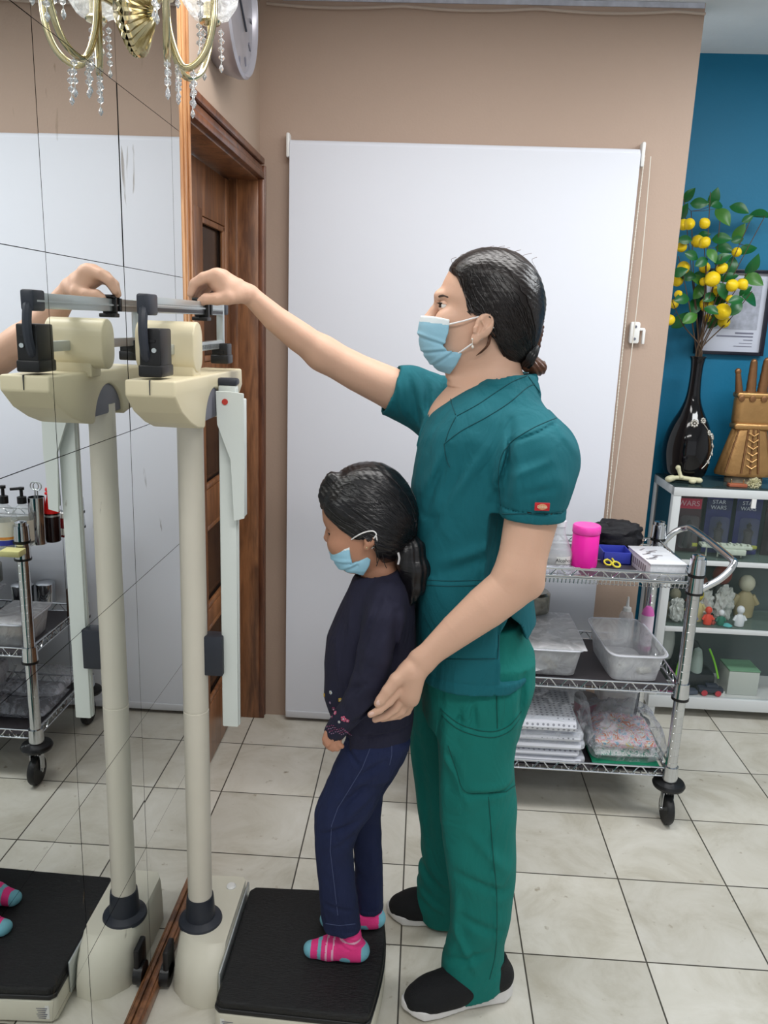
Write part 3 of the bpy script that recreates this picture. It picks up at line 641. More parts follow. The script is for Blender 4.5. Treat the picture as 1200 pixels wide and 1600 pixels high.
p = onm(98, 838, ZT); t = thing('medicine_bottle', p, 'small red-brown medicine bottle with a white cap near the cart corner', 'bottle')
b = MB(); b.lathe([(.017, 0), (.019, .003), (.019, .05), (.012, .06), (.011, .064)], p, 24); b.build('bottle_body', mat('red_brown_glass', (120, 24, 30), .15), t)
b = MB(); b.lathe([(.0193, .008), (.0193, .03)], p, 24, cap=False); b.build('label', mat('label_paper', (226, 226, 222), .6), t)
b = MB(); b.lathe([(.0115, .062), (.0125, .063), (.0125, .078), (.001, .079)], p, 24); b.build('white_cap', M_plwhite, t)
p = onm(108, 826, ZT); t = thing('dropper_bottle', p, 'slim blue-grey dropper bottle at the back corner of the cart', 'bottle')
b = MB(); b.lathe([(.012, 0), (.013, .06), (.011, .08), (.006, .084)], p, 20); b.build('bottle_body', mat('blue_grey_bottle', (126, 140, 158), .3), t)
b = MB(); b.lathe([(.005, .083), (.004, .092), (.009, .096), (.010, .106), (.005, .114), (.001, .115)], p, 20); b.build('dropper_bulb', mat('slate_blue_rubber', (78, 84, 110), .4), t)
p = onm(14, 872, ZT); b = MB(); b.box(p+Vector((.0, .02, .010)), (.06, .045, .018), .002); tag(b.build('small_carton', mat('yellow_card', (222, 216, 150), .5)), 'small yellow carton lying below the pump bottles on the cart', 'carton')
# --- middle tier
def tub(cx, cy_, lx, ly, h, lab, rz=0, lid=False, z=ZM):
    t = thing('storage_tub', (cx, cy_, z), lab, 'plastic tub', None)
    Rz = Matrix.Rotation(rz, 3, 'Z'); V = []; F = []
    lay = [(.80, 0), (.84, .004), (.98, h-.006), (1.0, h-.006), (1.05, h-.004), (1.05, h), (.985, h), (.82, .008)]
    n = 32
    for s_, zz in lay:
        for k in range(n):
            a = 2*PI*(k+.5)/n; c_, s2 = math.cos(a), math.sin(a); e = .28
            p_ = Rz @ Vector((abs(c_)**e*(1 if c_ > 0 else -1)*lx/2*s_, abs(s2)**e*(1 if s2 > 0 else -1)*ly/2*s_, 0)); V.append((cx+p_.x, cy_+p_.y, z+zz))
    for q in range(len(lay)-1):
        for k in range(n): F.append((q*n+k, q*n+(k+1) % n, (q+1)*n+(k+1) % n, (q+1)*n+k))
    F.append(tuple(range(n))[::-1]); F.append(tuple(range((len(lay)-1)*n, len(lay)*n)))
    b = MB(); b.add(V, F, 0, True); b.build('tub_body', thinmat('tub_plastic', (250, 250, 254), .30, .25, .12, 12), t)
    b = MB(); rim = []
    for k in range(n):
        a = 2*PI*(k+.5)/n; c_, s2 = math.cos(a), math.sin(a); e = .28
        p_ = Rz @ Vector((abs(c_)**e*(1 if c_ > 0 else -1)*lx/2*1.05, abs(s2)**e*(1 if s2 > 0 else -1)*ly/2*1.05, 0)); rim.append((cx+p_.x, cy_+p_.y, z+h-.002))
    b.tube(rim, .0028, 8, closed=True); b.build('rim', mat('frosted_rim', (222, 224, 234), .35), t)
    if lid:
        b = MB(); b.box((cx, cy_, z+h+.002), (lx*1.04, ly*1.04, .004), .0015, rz=rz); b.build('tub_lid', thinmat('tub_lid_plastic', (250, 250, 254), .40, .25, .3, 14), t)
    return t
tub(.692, 2.45, .178, .31, .098, 'open translucent tub on the right of the middle tier', .04)
tub(.44, 2.46, .19, .31, .10, 'translucent lidded tub full of white packets, left of the open tub', .0, True)
for k, (x, y, r) in enumerate(((.655, 2.37, .016), (.672, 2.385, .016))):
    b = MB(); b.lathe([(r, 0), (r, .018), (r*.9, .02), (.001, .02)], (x, y, ZM+.0085), 18)
    tag(b.build('small_jar_lid', M_plwhite), ['round white cap lying in the open tub, the left one', 'round white cap lying in the open tub, the right one'][k], 'cap', 'caps in the open tub')
b = MB(); b.box((.735, 2.37, ZM+.018), (.045, .02, .016), .003, rz=.3); tag(b.build('cream_block', mat('cream_block', (206, 204, 190), .5)), 'pale block lying in the front of the open tub', 'block')
for k in range(5):
    sachet('white_packet', (.40+.02*(k % 3), 2.36+.045*k, ZM+.012+.013*k), (.10, .07, .016), mat('white_packet', (240, 241, 246), .4, var=.12, vscale=40), ['white packet at the front of the lidded tub', 'second white packet from the front in the lidded tub', 'white packet in the middle of the lidded tub', 'white packet second from the back of the lidded tub', 'white packet at the back of the lidded tub'][k], 'packet', 'white packets in the lidded tub', seed=k+2, rz=.5-.3*k)
for k in range(2):
    b = MB(); x0 = .42+.016*k; b.tube([(x0, 2.345, ZM+.012), (x0+.02, 2.33, ZM+.03), (x0-.01, 2.36, ZM+.05)], .003, 6); tag(b.build('wooden_stick', mat('pale_stick', (214, 200, 166), .6)), ['pale wooden stick in the lidded tub, left of the other', 'pale wooden stick in the lidded tub, right of the other'][k], 'stick', 'sticks in the lidded tub')
def bottle(name, c, r, h, m, lab, cap_m, cap_prof, lab_m=None, z0=.2, z1=.7):
    c = Vector(c); t = thing(name, c, lab, 'bottle')
    b = MB(); b.lathe([(r*.9, 0), (r, .003), (r, h*.82), (r*.8, h*.93), (r*.45, h)], c, 28); b.build('bottle_body', m, t)
    b = MB(); b.lathe([(a*r, h*.98+z) for a, z in cap_prof], c, 20); b.build('cap', cap_m, t)
    if lab_m: b = MB(); b.lathe([(r*1.01, h*z0), (r*1.01, h*z1)], c, 28, cap=False); b.build('label', lab_m, t)
    return t
bottle('lotion_bottle', (.795, 2.585, ZM), .021, .155, mat('pink_bottle', (226, 110, 190), .3), 'pink lotion bottle with a white label behind the open tub', mat('pink_bottle', (226, 110, 190), .3), [(.45, 0), (.3, .004)], mat('label_lilac', (232, 216, 230), .5), .12, .82)
bottle('nozzle_bottle', (.735, 2.625, ZM), .024, .125, thinmat('tub_plastic', (226, 228, 238), .5, .25), 'white bottle with a pointed nozzle standing behind the open tub', M_plwhite, [(.6, 0), (.55, .012), (.25, .016), (.12, .05)], mat('label_paper', (226, 226, 222), .6), .2, .7)
p = Vector((.425, 2.62, ZM+.10)); b = MB(); b.lathe([(.05, 0), (.054, .004), (.054, .065), (.046, .073), (.001, .074)], Vector((.415, 2.625, ZM+.106)), 32)
tag(b.build('foil_tin', mat('crinkled_foil', (150, 148, 138), .25, metal=.9, bump=1, bscale=25)), 'round foil-wrapped tin at the back of the middle tier just right of the elbow', 'tin')
# items of the middle tier seen in the mirror
for k, (px, py, r, h) in enumerate(((36, 930, .038, .07), (72, 925, .034, .065))):
    p = onm(px, py+16, ZM+.005); t = thing('steel_canister', p, ['round steel canister with a lid, left of the two in the mirror', 'round steel canister with a lid, right of the two in the mirror'][k], 'canister', 'steel canisters on the middle tier')
    b = MB(); b.lathe([(r*.95, 0), (r, .003), (r, h)], p, 28); b.build('canister_body', M_chrome, t); b = MB(); b.lathe([(r*1.03, h), (r*1.03, h+.008), (r*.8, h+.014), (.001, h+.015)], p, 28); b.build('canister_lid', M_chrome, t)
p = onm(112, 965, ZM+.005); b = MB(); b.lathe([(.016, 0), (.016, .10), (.014, .105), (.001, .106)], p, 20); tag(b.build('brown_tube', mat('brown_card_tube', (84, 58, 46), .5)), 'brown tube standing behind the tub in the mirror', 'tube')
tub(.185, 2.40, .13, .20, .085, 'translucent tub on the left end of the middle tier, seen in the mirror', .0, True)
sachet('beige_packet', (.185, 2.40, ZM+.012), (.08, .12, .05), mat('beige_packet', (212, 186, 160), .5, var=.2), 'beige packet inside the tub seen in the mirror', 'packet', seed=9)
# --- bottom tier
def dotted():
    m = bpy.data.materials.new('dotted_cloth'); m.use_nodes = True; nt = m.node_tree; N = nt.nodes; L = nt.links; b = N['Principled BSDF']
    tc = N.new('ShaderNodeTexCoord'); v = N.new('ShaderNodeTexVoronoi'); v.inputs['Scale'].default_value = 62; v.inputs['Randomness'].default_value = .15; L.new(tc.outputs['Object'], v.inputs[0])
    r = N.new('ShaderNodeMath'); r.operation = 'LESS_THAN'; r.inputs[1].default_value = .27; L.new(v.outputs['Distance'], r.inputs[0])
    mx = N.new('ShaderNodeMix'); mx.data_type = 'RGBA'; mx.inputs[6].default_value = lin((222, 224, 234)); mx.inputs[7].default_value = lin((150, 152, 164)); L.new(r.outputs[0], mx.inputs[0]); L.new(mx.outputs[2], b.inputs['Base Color']); b.inputs['Roughness'].default_value = .8
    return m
Mdot = dotted()
zz = ZB
for k in range(5):
    h = (.026, .022, .028, .030, .050)[k]; b = MB(); x = .42+(.008, -.004, .004, .0, -.018)[k]
    b.box((x, 2.39, zz+h/2), (.27-(k == 4)*.02-(k % 2)*.008, .20, h), .0095, rz=(.02, -.02, .01, .03, -.04)[k], seg=4); b.tube([(x-.12, 2.288, zz+h*.5), (x+.12, 2.288, zz+h*.5)], h*.38, 8)
    o = b.build('folded_dotted_cloth', Mdot); tag(o, ['dotted white cloth at the bottom of the folded pile', 'dotted white cloth second from the bottom of the folded pile', 'dotted white cloth in the middle of the folded pile', 'dotted white cloth second from the top of the folded pile', 'thick dotted white cloth on top of the folded pile'][k], 'folded cloth', 'folded dotted cloths on the bottom tier')
    zz += h+.001
sachet('plastic_bag', (.425, 2.40, ZB-.001+.0), (.31, .25, .24), Mbag, 'large clear plastic bag around the folded dotted cloths', 'plastic bag', seed=1, amp=.35)
def multicol(name, cols, scale):
    m = bpy.data.materials.new(name); m.use_nodes = True; nt = m.node_tree; N = nt.nodes; L = nt.links; b = N['Principled BSDF']
    tc = N.new('ShaderNodeTexCoord'); n = N.new('ShaderNodeTexNoise'); n.inputs['Scale'].default_value = scale; n.inputs['Detail'].default_value = 2; n.inputs['Distortion'].default_value = 1; L.new(tc.outputs['Object'], n.inputs[0])
    r = N.new('ShaderNodeValToRGB'); r.color_ramp.interpolation = 'CONSTANT'; L.new(n.outputs[0], r.inputs[0]); e = r.color_ramp.elements
    e[0].color = lin(cols[0]); e[0].position = 0; e[1].position = .36; e[1].color = lin(cols[1])
    for i, c in enumerate(cols[2:]): x = e.new(.36+.34*(i+1)/(len(cols)-1)); x.color = lin(c)
    L.new(r.outputs[0], b.inputs['Base Color']); b.inputs['Roughness'].default_value = .7; return m
Mmc = multicol('patterned_cloth', [(120, 170, 200), (220, 220, 228), (226, 150, 170), (232, 226, 230), (220, 120, 70), (230, 226, 214), (120, 180, 220), (222, 196, 90)], 34)
Mmw = multicol('speckled_cloth', [(170, 190, 186), (226, 230, 230), (60, 140, 120), (226, 230, 230), (180, 190, 190), (232, 232, 232)], 60)
Mgreen = mat('green_cloth', (22, 140, 104), .8)
for k, (mm, d, z0, rz, lab) in enumerate(((Mgreen, (.21, .2, .03), 0, 0, 'green cloth at the bottom of the bagged bundle near the right cart post'), (Mmw, (.20, .19, .035), .026, .03, 'speckled white cloth on the green one in the right-hand bag'), (Mmc, (.19, .18, .06), .05, -.05, 'brightly patterned cloth at the top of the right-hand bag'))):
    sachet('bundled_cloth', (.69, 2.38, ZB+z0), d, mm, lab, 'cloth', 'cloths in the right-hand bag', seed=k+20, rz=rz, amp=.5)
sachet('plastic_bag', (.69, 2.385, ZB-.001), (.245, .235, .16), Mbagw, 'clear plastic bag of colourful cloths beside the right cart post', 'plastic bag', seed=7, amp=.5)
p = Vector((.61, 2.56, ZB)); t = thing('pink_tin', p, 'crimson tin with a grey lid at the back of the bottom tier', 'tin')
b = MB(); b.lathe([(.036, 0), (.038, .003), (.038, .09)], p, 26); b.build('tin_body', mat('crimson_plastic', (196, 24, 84), .35), t); b = MB(); b.lathe([(.039, .09), (.039, .108), (.03, .112), (.001, .113)], p, 26); b.build('tin_lid', mat('cloudy_lid', (170, 166, 166), .4), t)
tub(.71, 2.57, .13, .13, .16, 'tall cloudy container at the back right of the bottom tier', .0, True, ZB)
for k, (x, s_) in enumerate(((.20, 31), (.17, 35))):
    sachet('clear_packet', (x, 2.45+.05*k, ZB+.055*k), (.2, .2, .055), Mbagw, ['cloudy plastic packet lying on the left end of the bottom tier', 'cloudy plastic packet on top of the other at the left end of the bottom tier'][k], 'packet', 'cloudy packets on the bottom tier', seed=s_)

# ------------------------------------------------------------------ display cabinet
KX0, KX1, KY0, KY1, KZ = .955, 2.10, 2.97, 3.235, .935
cb = thing('display_cabinet', (1.5, 3.1, 0), 'white-framed glass display cabinet against the teal wall', 'display cabinet')
Mfr = mat('white_aluminium_frame', (214, 218, 220), .35)
b = MB()
for x in (KX0, KX1-.03):
    for y in (KY0, KY1-.03): b.bb(x, x+.03, y, y+.03, .0, KZ, .002)
for z0, z1 in ((.04, .088), (KZ-.032, KZ)):
    b.bb(KX0, KX1, KY0-.002, KY0+.02, z0, z1, .002); b.bb(KX0, KX1, KY1-.02, KY1, z0, z1, .002)
    for x in (KX0, KX1-.02): b.bb(x, x+.02, KY0, KY1, z0, z1, .002)
for z in (.645, .372):
    b.bb(KX0+.03, KX1-.03, KY0, KY0+.012, z-.009, z+.009, .001); b.bb(KX0+.03, KX1-.03, KY1-.012, KY1, z-.009, z+.009, .001)
b.bb(1.088, 1.104, KY0+.004, KY0+.016, .372, .645, .001)
b.build('cabinet_frame', Mfr, cb)
b = MB(); b.bb(KX0+.02, KX1-.02, KY0+.02, KY1-.02, .075, .088); b.build('cabinet_floor', mat('white_board', (216, 216, 214), .5), cb)
b = MB(); b.bb(KX0+.02, KX1-.02, KY1-.018, KY1-.012, .09, .91); b.build('back_panel', mat('dark_back_panel', (84, 94, 96), .3), cb)
b = MB(); b.bb(KX0+.006, KX0+.012, KY0+.03, KY1-.03, .09, KZ-.03); b.build('side_panel', mat('dark_side_glass', (36, 58, 66), .12), cb)
Mgl = thinmat('cabinet_glass', (150, 170, 164), .03, .03)
for z in (.648, .375):
    b = MB(); b.bb(KX0+.02, KX1-.02, KY0+.014, KY1-.02, z, z+.005); b.build('glass_shelf', thinmat('shelf_glass', (130, 150, 140), .22, .05), cb)
b = MB(); b.bb(KX0+.003, KX1-.003, KY0+.002, KY1-.002, KZ, KZ+.005); b.build('glass_top', thinmat('top_glass', (60, 78, 78), .6, .05), cb)
for z0, z1 in ((.66, .90), (.385, .636), (.09, .362)):
    b = MB(); b.bb(KX0+.03, KX1-.03, KY0+.006, KY0+.009, z0, z1); b.build('glass_pane', Mgl, cb)
for x, z0, z1 in ((1.045, .882, .905),):
    b = MB(); b.bb(1.245, 1.262, KY0-.001, KY0+.006, .868, .905); b.build('pane_clip', M_plwhite, cb)
S1, S2, S3 = .6535, .3805, .0885
# top shelf: boxes with generic contents
cols = [((70, 44, 54), (200, 36, 76)), ((52, 54, 110), (44, 46, 90)), ((60, 62, 116), (50, 54, 100)), ((48, 40, 44), (90, 30, 40))]
labs = ['dark blister pack with a red banner, leftmost on the top glass shelf', 'navy blister pack in the middle of the visible top glass shelf', 'navy blister pack at the right edge of the picture on the top glass shelf', 'dark blister pack beyond the right edge pack']
for k in range(4):
    x0 = 1.015+k*.115; t = thing('blister_pack', (x0+.05, 3.06, S1), labs[k], 'packaged toy', 'blister packs on the top glass shelf')
    b = MB(); b.bb(x0, x0+.098, 3.10, 3.104, S1, S1+.225); b.build('backing_card', mat('card_%d' % k, cols[k][0], .4, var=.5, vscale=30), t)
    b = MB(); b.bb(x0+.004, x0+.094, 3.098, 3.0998, S1+.175, S1+.215); bn = b.build('banner', mat('banner_%d' % k, cols[k][1], .4), t)
    if k == 0: text('banner_lettering', 'WARS', (x0+.045, 3.0965, S1+.195), .030, mat('pale_print', (236, 190, 200), .5), bn)
    else: text('banner_lettering', 'STAR\nWARS', (x0+.045, 3.0965, S1+.195), .022, mat('pale_print2', (220, 224, 236), .5), bn)
    b = MB(); b.box((x0+.05, 3.08, S1+.085), (.07, .036, .13), .012); b.build('blister', thinmat('blister_plastic', (200, 205, 210), .08, .05), t)
    b = MB(); b.lathe([(.016, 0), (.02, .01), (.014, .05), (.019, .075), (.007, .085), (.010, .098), (.001, .11)], (x0+.05, 3.08, S1+.024), 14); b.build('packed_figure', mat('dark_figure', (52, 44, 46), .4, var=.4, vscale=60), t)
    b = MB(); b.box((x0+.078, 3.078, S1+.035), (.022, .012, .014), .003); b.build('yellow_insert', mat('olive_yellow', (170, 174, 60), .4), t)
# paper model strip (ship) in front
b = MB(); b.box((1.20, 3.045, S1+.045), (.19, .05, .012), .003, rz=-.05); b.box((1.22, 3.03, S1+.028), (.10, .04, .022), .003, rz=-.05)
for k in range(14): b.box((1.115+.013*k, 3.04-.01*(k % 2), S1+.053), (.009, .02, .006+.003*(k % 3)), .001)
for k in range(4): b.cyl((1.13+.045*k, 3.045, S1), (1.13+.045*k, 3.045, S1+.042), .003, 6)
tag(b.build('model_hull', mat('weathered_grey_green', (196, 204, 190), .6, var=.25, vscale=60)), 'long pale grey-green model hull in front of the blister packs', 'model')
def figurine(c, s_, ms, lab, grp='figurines on the middle glass shelf', hat=False):
    c = Vector(c); t = thing('figurine', c, lab, 'figurine', grp)
    b = MB(); b.lathe([(.006*s_, 0), (.014*s_, .002), (.015*s_, .02*s_), (.010*s_, .035*s_), (.004*s_, .042*s_)], c, 14, sy=.8); b.tube([c+Vector((-.01*s_, 0, .033*s_)), c+Vector((-.018*s_, -.004, .018*s_))], .0045*s_, 8); b.tube([c+Vector((.01*s_, 0, .033*s_)), c+Vector((.018*s_, -.004, .020*s_))], .0045*s_, 8); b.build('figure_body', ms[0], t)
    b = MB(); b.sphere(c+Vector((0, 0, .052*s_)), (.012*s_, .011*s_, .013*s_), 0, 14); b.build('figure_head', ms[1], t)
    return t
mm = lambda n, c: mat(n, c, .45)
figurine((1.105, 3.02, S2), .95, (mm('lilac_grey', (120, 124, 176)), mm('pale_blue', (160, 164, 196))), 'small lilac-grey figurine just right of the cart post')
figurine((1.125, 3.06, S2), 2.1, (mm('straw_yellow', (196, 184, 130)), mm('yellow_head', (206, 190, 60))), 'tall straw-yellow figurine behind the cart handle')
figurine((1.162, 3.02, S2), 1.15, (mm('orange_red', (222, 70, 48)), mm('orange_red', (222, 70, 48))), 'orange-red figurine at the front of the middle glass shelf')
figurine((1.185, 3.02, S2), .45, (mm('rust_red', (170, 70, 60)), mm('rose', (200, 120, 110))), 'tiny rust-red figurine beside the orange-red one')
figurine((1.212, 3.018, S2), 1.0, (mm('green_cloak', (40, 110, 90)), mm('off_white', (220, 222, 226))), 'white-headed figurine with a green base on the middle glass shelf')
b = MB(); b.lathe([(.018, 0), (.02, .003), (.012, .008), (.001, .012)], (1.238, 3.015, S2), 18); tag(b.build('turquoise_dish', mm('turquoise', (90, 176, 176))), 'small turquoise dish beside the white-headed figurine', 'dish')
figurine((1.285, 3.02, S2), 1.3, (mm('off_white', (220, 222, 226)), mm('off_white', (220, 222, 226))), 'white figurine at the right edge of the picture')
figurine((1.165, 3.155, S2), 2.5, (mm('rust_brown', (130, 66, 46)), mm('rust_brown', (130, 66, 46))), 'tall rust-brown figurine at the back of the middle glass shelf')
figurine((1.248, 3.155, S2), 3.2, (mm('near_black', (26, 24, 26)), mm('red_brown', (140, 56, 44))), 'black figurine with a red-brown head at the back')
figurine((1.345, 3.14, S2), 2.7, (mm('sand', (170, 156, 118)), mm('pale_sand', (196, 192, 170))), 'sand-coloured figurine at the back right of the middle glass shelf')
figurine((1.045, 3.08, S2), 1.9, (mm('bone', (166, 160, 136)), mm('bone', (166, 160, 136))), 'bone-coloured figurine left of the cart post in the cabinet')
for k, (x, y, s_, lab) in enumerate(((1.16, 3.07, 1.0, 'crumpled silver-wrapped bundle behind the orange-red figurine'), (1.235, 3.07, 1.15, 'crumpled silver-wrapped bundle behind the turquoise dish'), (1.04, 3.03, .8, 'crumpled silver-wrapped bundle left of the cart post'))):
    tag(blob('foil_bundle', (x, y, S2+.064*s_), (.03*s_, .02, .058*s_), mat('silver_wrap', (196, 198, 194), .3, metal=.3, var=.5, vscale=60, bump=1, bscale=60), None, .5, 3.5, k), lab, 'wrapped bundle', 'wrapped bundles on the middle glass shelf')
# bottom shelf
t = thing('helmet', (1.06, 3.09, S3), 'grey-white round helmet at the left of the cabinet floor', 'helmet')
b = MB(); b.lathe([(.040, .10), (.046, .13), (.049, .17), (.046, .21), (.036, .24), (.018, .256), (.001, .260)], (1.030, 3.12, S3), 28); b.build('helmet_shell', mat('grey_white_shell', (176, 180, 176), .3), t)
b = MB(); b.lathe([(.038, 0), (.044, .04), (.042, .11)], (1.030, 3.12, S3), 24); b.build('helmet_collar', M_black, t)
t = thing('racing_track_set', (1.17, 3.05, S3), 'black and green toy vehicle with lime side stripes on the cabinet floor', 'toy vehicle')
b = MB(); b.box((1.155, 3.08, S3+.05), (.15, .12, .06), .02); b.lathe([(.06, .06), (.045, .14), (.02, .18), (.001, .19)], (1.155, 3.12, S3), 20, sy=.6); b.build('hull', mat('satin_black', (30, 32, 38), .35), t)
for s_ in (-1, 1):
    b = MB(); b.tube(smoothpts([(1.155+.05*s_, 3.07, S3+.17), (1.155+.07*s_, 3.05, S3+.12), (1.155+.085*s_, 3.03, S3+.06)], 6), .004, 8); b.build('lime_stripe', mat('lime_plastic', (130, 210, 50), .4), t)
b = MB(); b.lathe([(.026, .05), (.024, .13), (.015, .17), (.001, .18)], (1.155, 3.055, S3), 20); b.build('grey_dome', mat('grey_green_dome', (150, 164, 158), .3), t)
t = thing('model_car', (1.205, 3.005, S3), 'dark model vehicle with red wheels at the front of the cabinet floor', 'model vehicle')
b = MB(); b.box((1.205, 3.01, S3+.022), (.10, .04, .022), .008); b.box((1.21, 3.012, S3+.036), (.05, .03, .018), .008); b.build('car_body', mat('dark_blue_grey', (46, 50, 66), .3), t)
for x in (1.178, 1.232):
    for y in (2.992, 3.03): b = MB(); b.lathe([(.012, -.004), (.012, .004)], (x, y, S3+.0125), 16, axis=(0, 1, 0)); b.build('wheel', mat('red_wheel', (200, 56, 70), .4), t)
b = MB(); b.box((1.118, 3.005, S3+.009), (.07, .035, .017), .003, rz=.2); tag(b.build('flat_packet', mat('grey_blue_packet', (84, 90, 106), .35, var=.4, vscale=60)), 'flat grey-blue packet at the front of the cabinet floor', 'packet')
b = MB(); b.box((1.245, 2.998, S3+.010), (.030, .003, .02), 0); tag(b.build('price_card', mat('label_paper', (226, 226, 222), .6)), 'small white card standing in front of the dark model vehicle', 'card')
t = thing('boxed_model', (1.33, 3.06, S3), 'pale carton with a green cover at the right edge of the cabinet floor', 'box')
b = MB(); b.box((1.335, 3.07, S3+.05), (.12, .11, .10), .002); b.build('carton', mat('pale_carton', (198, 202, 196), .5), t); b = MB(); b.box((1.335, 3.07, S3+.104), (.122, .112, .006), .001); b.build('green_cover', mat('green_card', (120, 164, 132), .5), t)
b = MB(); b.box((1.029, 2.998, S3+.012), (.05, .003, .022)); tag(b.build('striped_card', mat('red_blue_card', (150, 70, 110), .5, var=.6, vscale=50)), 'small red and blue card at the left of the cabinet floor', 'card')

# ------------------------------------------------------------------ on top of the cabinet
KT = KZ+.0055
vs = thing('floor_vase', (1.03, 3.13, KT), 'tall black glossy bottle vase with silver flowers holding the lemon branches', 'vase')
Mv = mat('black_glaze', (10, 8, 12), .08)
vc = Vector((1.035, 3.13, KT))
vp = [(.045, 0), (.075, .02), (.088, .07), (.092, .12), (.085, .17), (.068, .22), (.045, .265), (.029, .31), (.023, .36), (.022, .42), (.025, .455), (.03, .47), (.026, .47), (.02, .45), (.001, .44)]
b = MB(); sm = [(p.x, p.y) for p in smoothpts([(r, z, 0) for r, z in vp], 4)]; b.lathe([(max(r, .0008), z) for r, z in sm], vc, 44); b.build('vase_body', Mv, vs)
def vr(z): return np.interp(z, [q[1] for q in vp[:12]], [q[0] for q in vp[:12]])
Msil = mat('silver_relief', (196, 192, 184), .3, metal=.7)
for k, (a, z, r) in enumerate(((-95, .225, .014), (-62, .235, .011), (-45, .19, .010), (-30, .175, .012), (-28, .14, .008), (-32, .11, .007), (-45, .08, .007))):
    a = math.radians(a); R1 = vr(z)+.002; c = vc+Vector((R1*math.cos(a), R1*math.sin(a), z)); nrm = Vector((math.cos(a), math.sin(a), .3)).normalized(); u = nrm.orthogonal().normalized(); v = nrm.cross(u)
    b = MB(); b.sphere(c+nrm*.003, r*.32, 0, 10)
    for i in range(8):
        t_ = i*PI/4; b.sphere(c+u*math.cos(t_)*r*.8+v*math.sin(t_)*r*.8+nrm*.001, r*.40, 0, 8)
    b.build('silver_flower', Msil, vs)
pts = []
for i in range(14):
    z = .225-.17*i/13; a = math.radians(-62+36*math.sin(PI*i/13)); R1 = vr(z)+.0015; pts.append(vc+Vector((R1*math.cos(a), R1*math.sin(a), z)))
b = MB(); b.tube(pts, .0018, 6); b.build('silver_stem', Msil, vs)

# lemon branches
lb_ = thing('lemon_branches', vc+Vector((0, 0, .44)), 'artificial lemon branches with yellow fruit and glossy green leaves in the black vase', 'artificial plant')
Ml = [mat('leaf_green', (22, 92, 40), .35), mat('leaf_light', (64, 120, 44), .35)]; Mst = mat('twig', (84, 66, 50), .7); Mlem = mat('lemon_yellow', (240, 206, 24), .4, bump=.3, bscale=200)
LY = 3.10
lemons = [(1068, 351, 8), (1077, 350, 8), (1101, 349, 7.5), (1090, 377, 9), (1101, 379, 8), (1065, 386, 7.5), (1151, 394, 7), (1068, 418, 9), (1101, 418, 8), (1128, 419, 8), (1058, 438, 9), (1113, 436, 11), (1099, 440, 6), (1144, 446, 9), (1160, 444, 8), (1053, 475, 7), (1104, 476, 10.5), (1129, 487, 12), (1131, 503, 9), (1046, 500, 8), (1140, 467, 6), (1105, 497, 6), (1120, 455, 8), (1060, 460, 6)]
neck = vc+Vector((0, 0, .47))
rl = random.Random(11)
# main stems
tips = [(1068, 310), (1080, 330), (1110, 300), (1125, 345), (1172, 345), (1195, 338), (1150, 420), (1175, 455), (1060, 400), (1100, 380), (1128, 400), (1050, 470), (1180, 410)]
stem_pts = []
for k, (px, py) in enumerate(tips):
    y = LY+rl.uniform(-.07, .10); T_ = P(px, py, y); mid = neck.lerp(T_, .5)+Vector((rl.uniform(-.01, .02), rl.uniform(-.02, .02), .015))
    sp_ = smoothpts([neck-Vector((0, 0, .05)), neck+Vector((rl.uniform(-.012, .012), rl.uniform(-.012, .012), .03)), mid, T_], 8)
    b = MB(); b.tube(sp_, [.0022]*(len(sp_)-8)+[.0014]*8, 6); b.build('stem', Mst, lb_); stem_pts += [Vector(p) for p in sp_[8:]]
for k, (px, py, r) in enumerate(lemons):
    y = LY+rl.uniform(-.06, .06); c = P(px, py, y); R1 = r*.00262*.96
    near = min(stem_pts, key=lambda q: (q-c).length); d = (near-c)
    if d.length < 1e-3: d = Vector((0, 0, 1))
    d.normalize(); b = MB(); b.lathe([(.0008, -R1*1.22), (R1*.22, -R1*1.12), (R1*.62, -R1*.82), (R1*.95, -R1*.3), (R1, 0), (R1*.93, R1*.4), (R1*.6, R1*.85), (R1*.18, R1*1.05), (.0008, R1*1.08)], c, 18, axis=d); b.build('lemon', Mlem, lb_)
    b = MB(); b.tube([c+d*R1, near], .0011, 5); b.build('fruit_stalk', Mst, lb_)
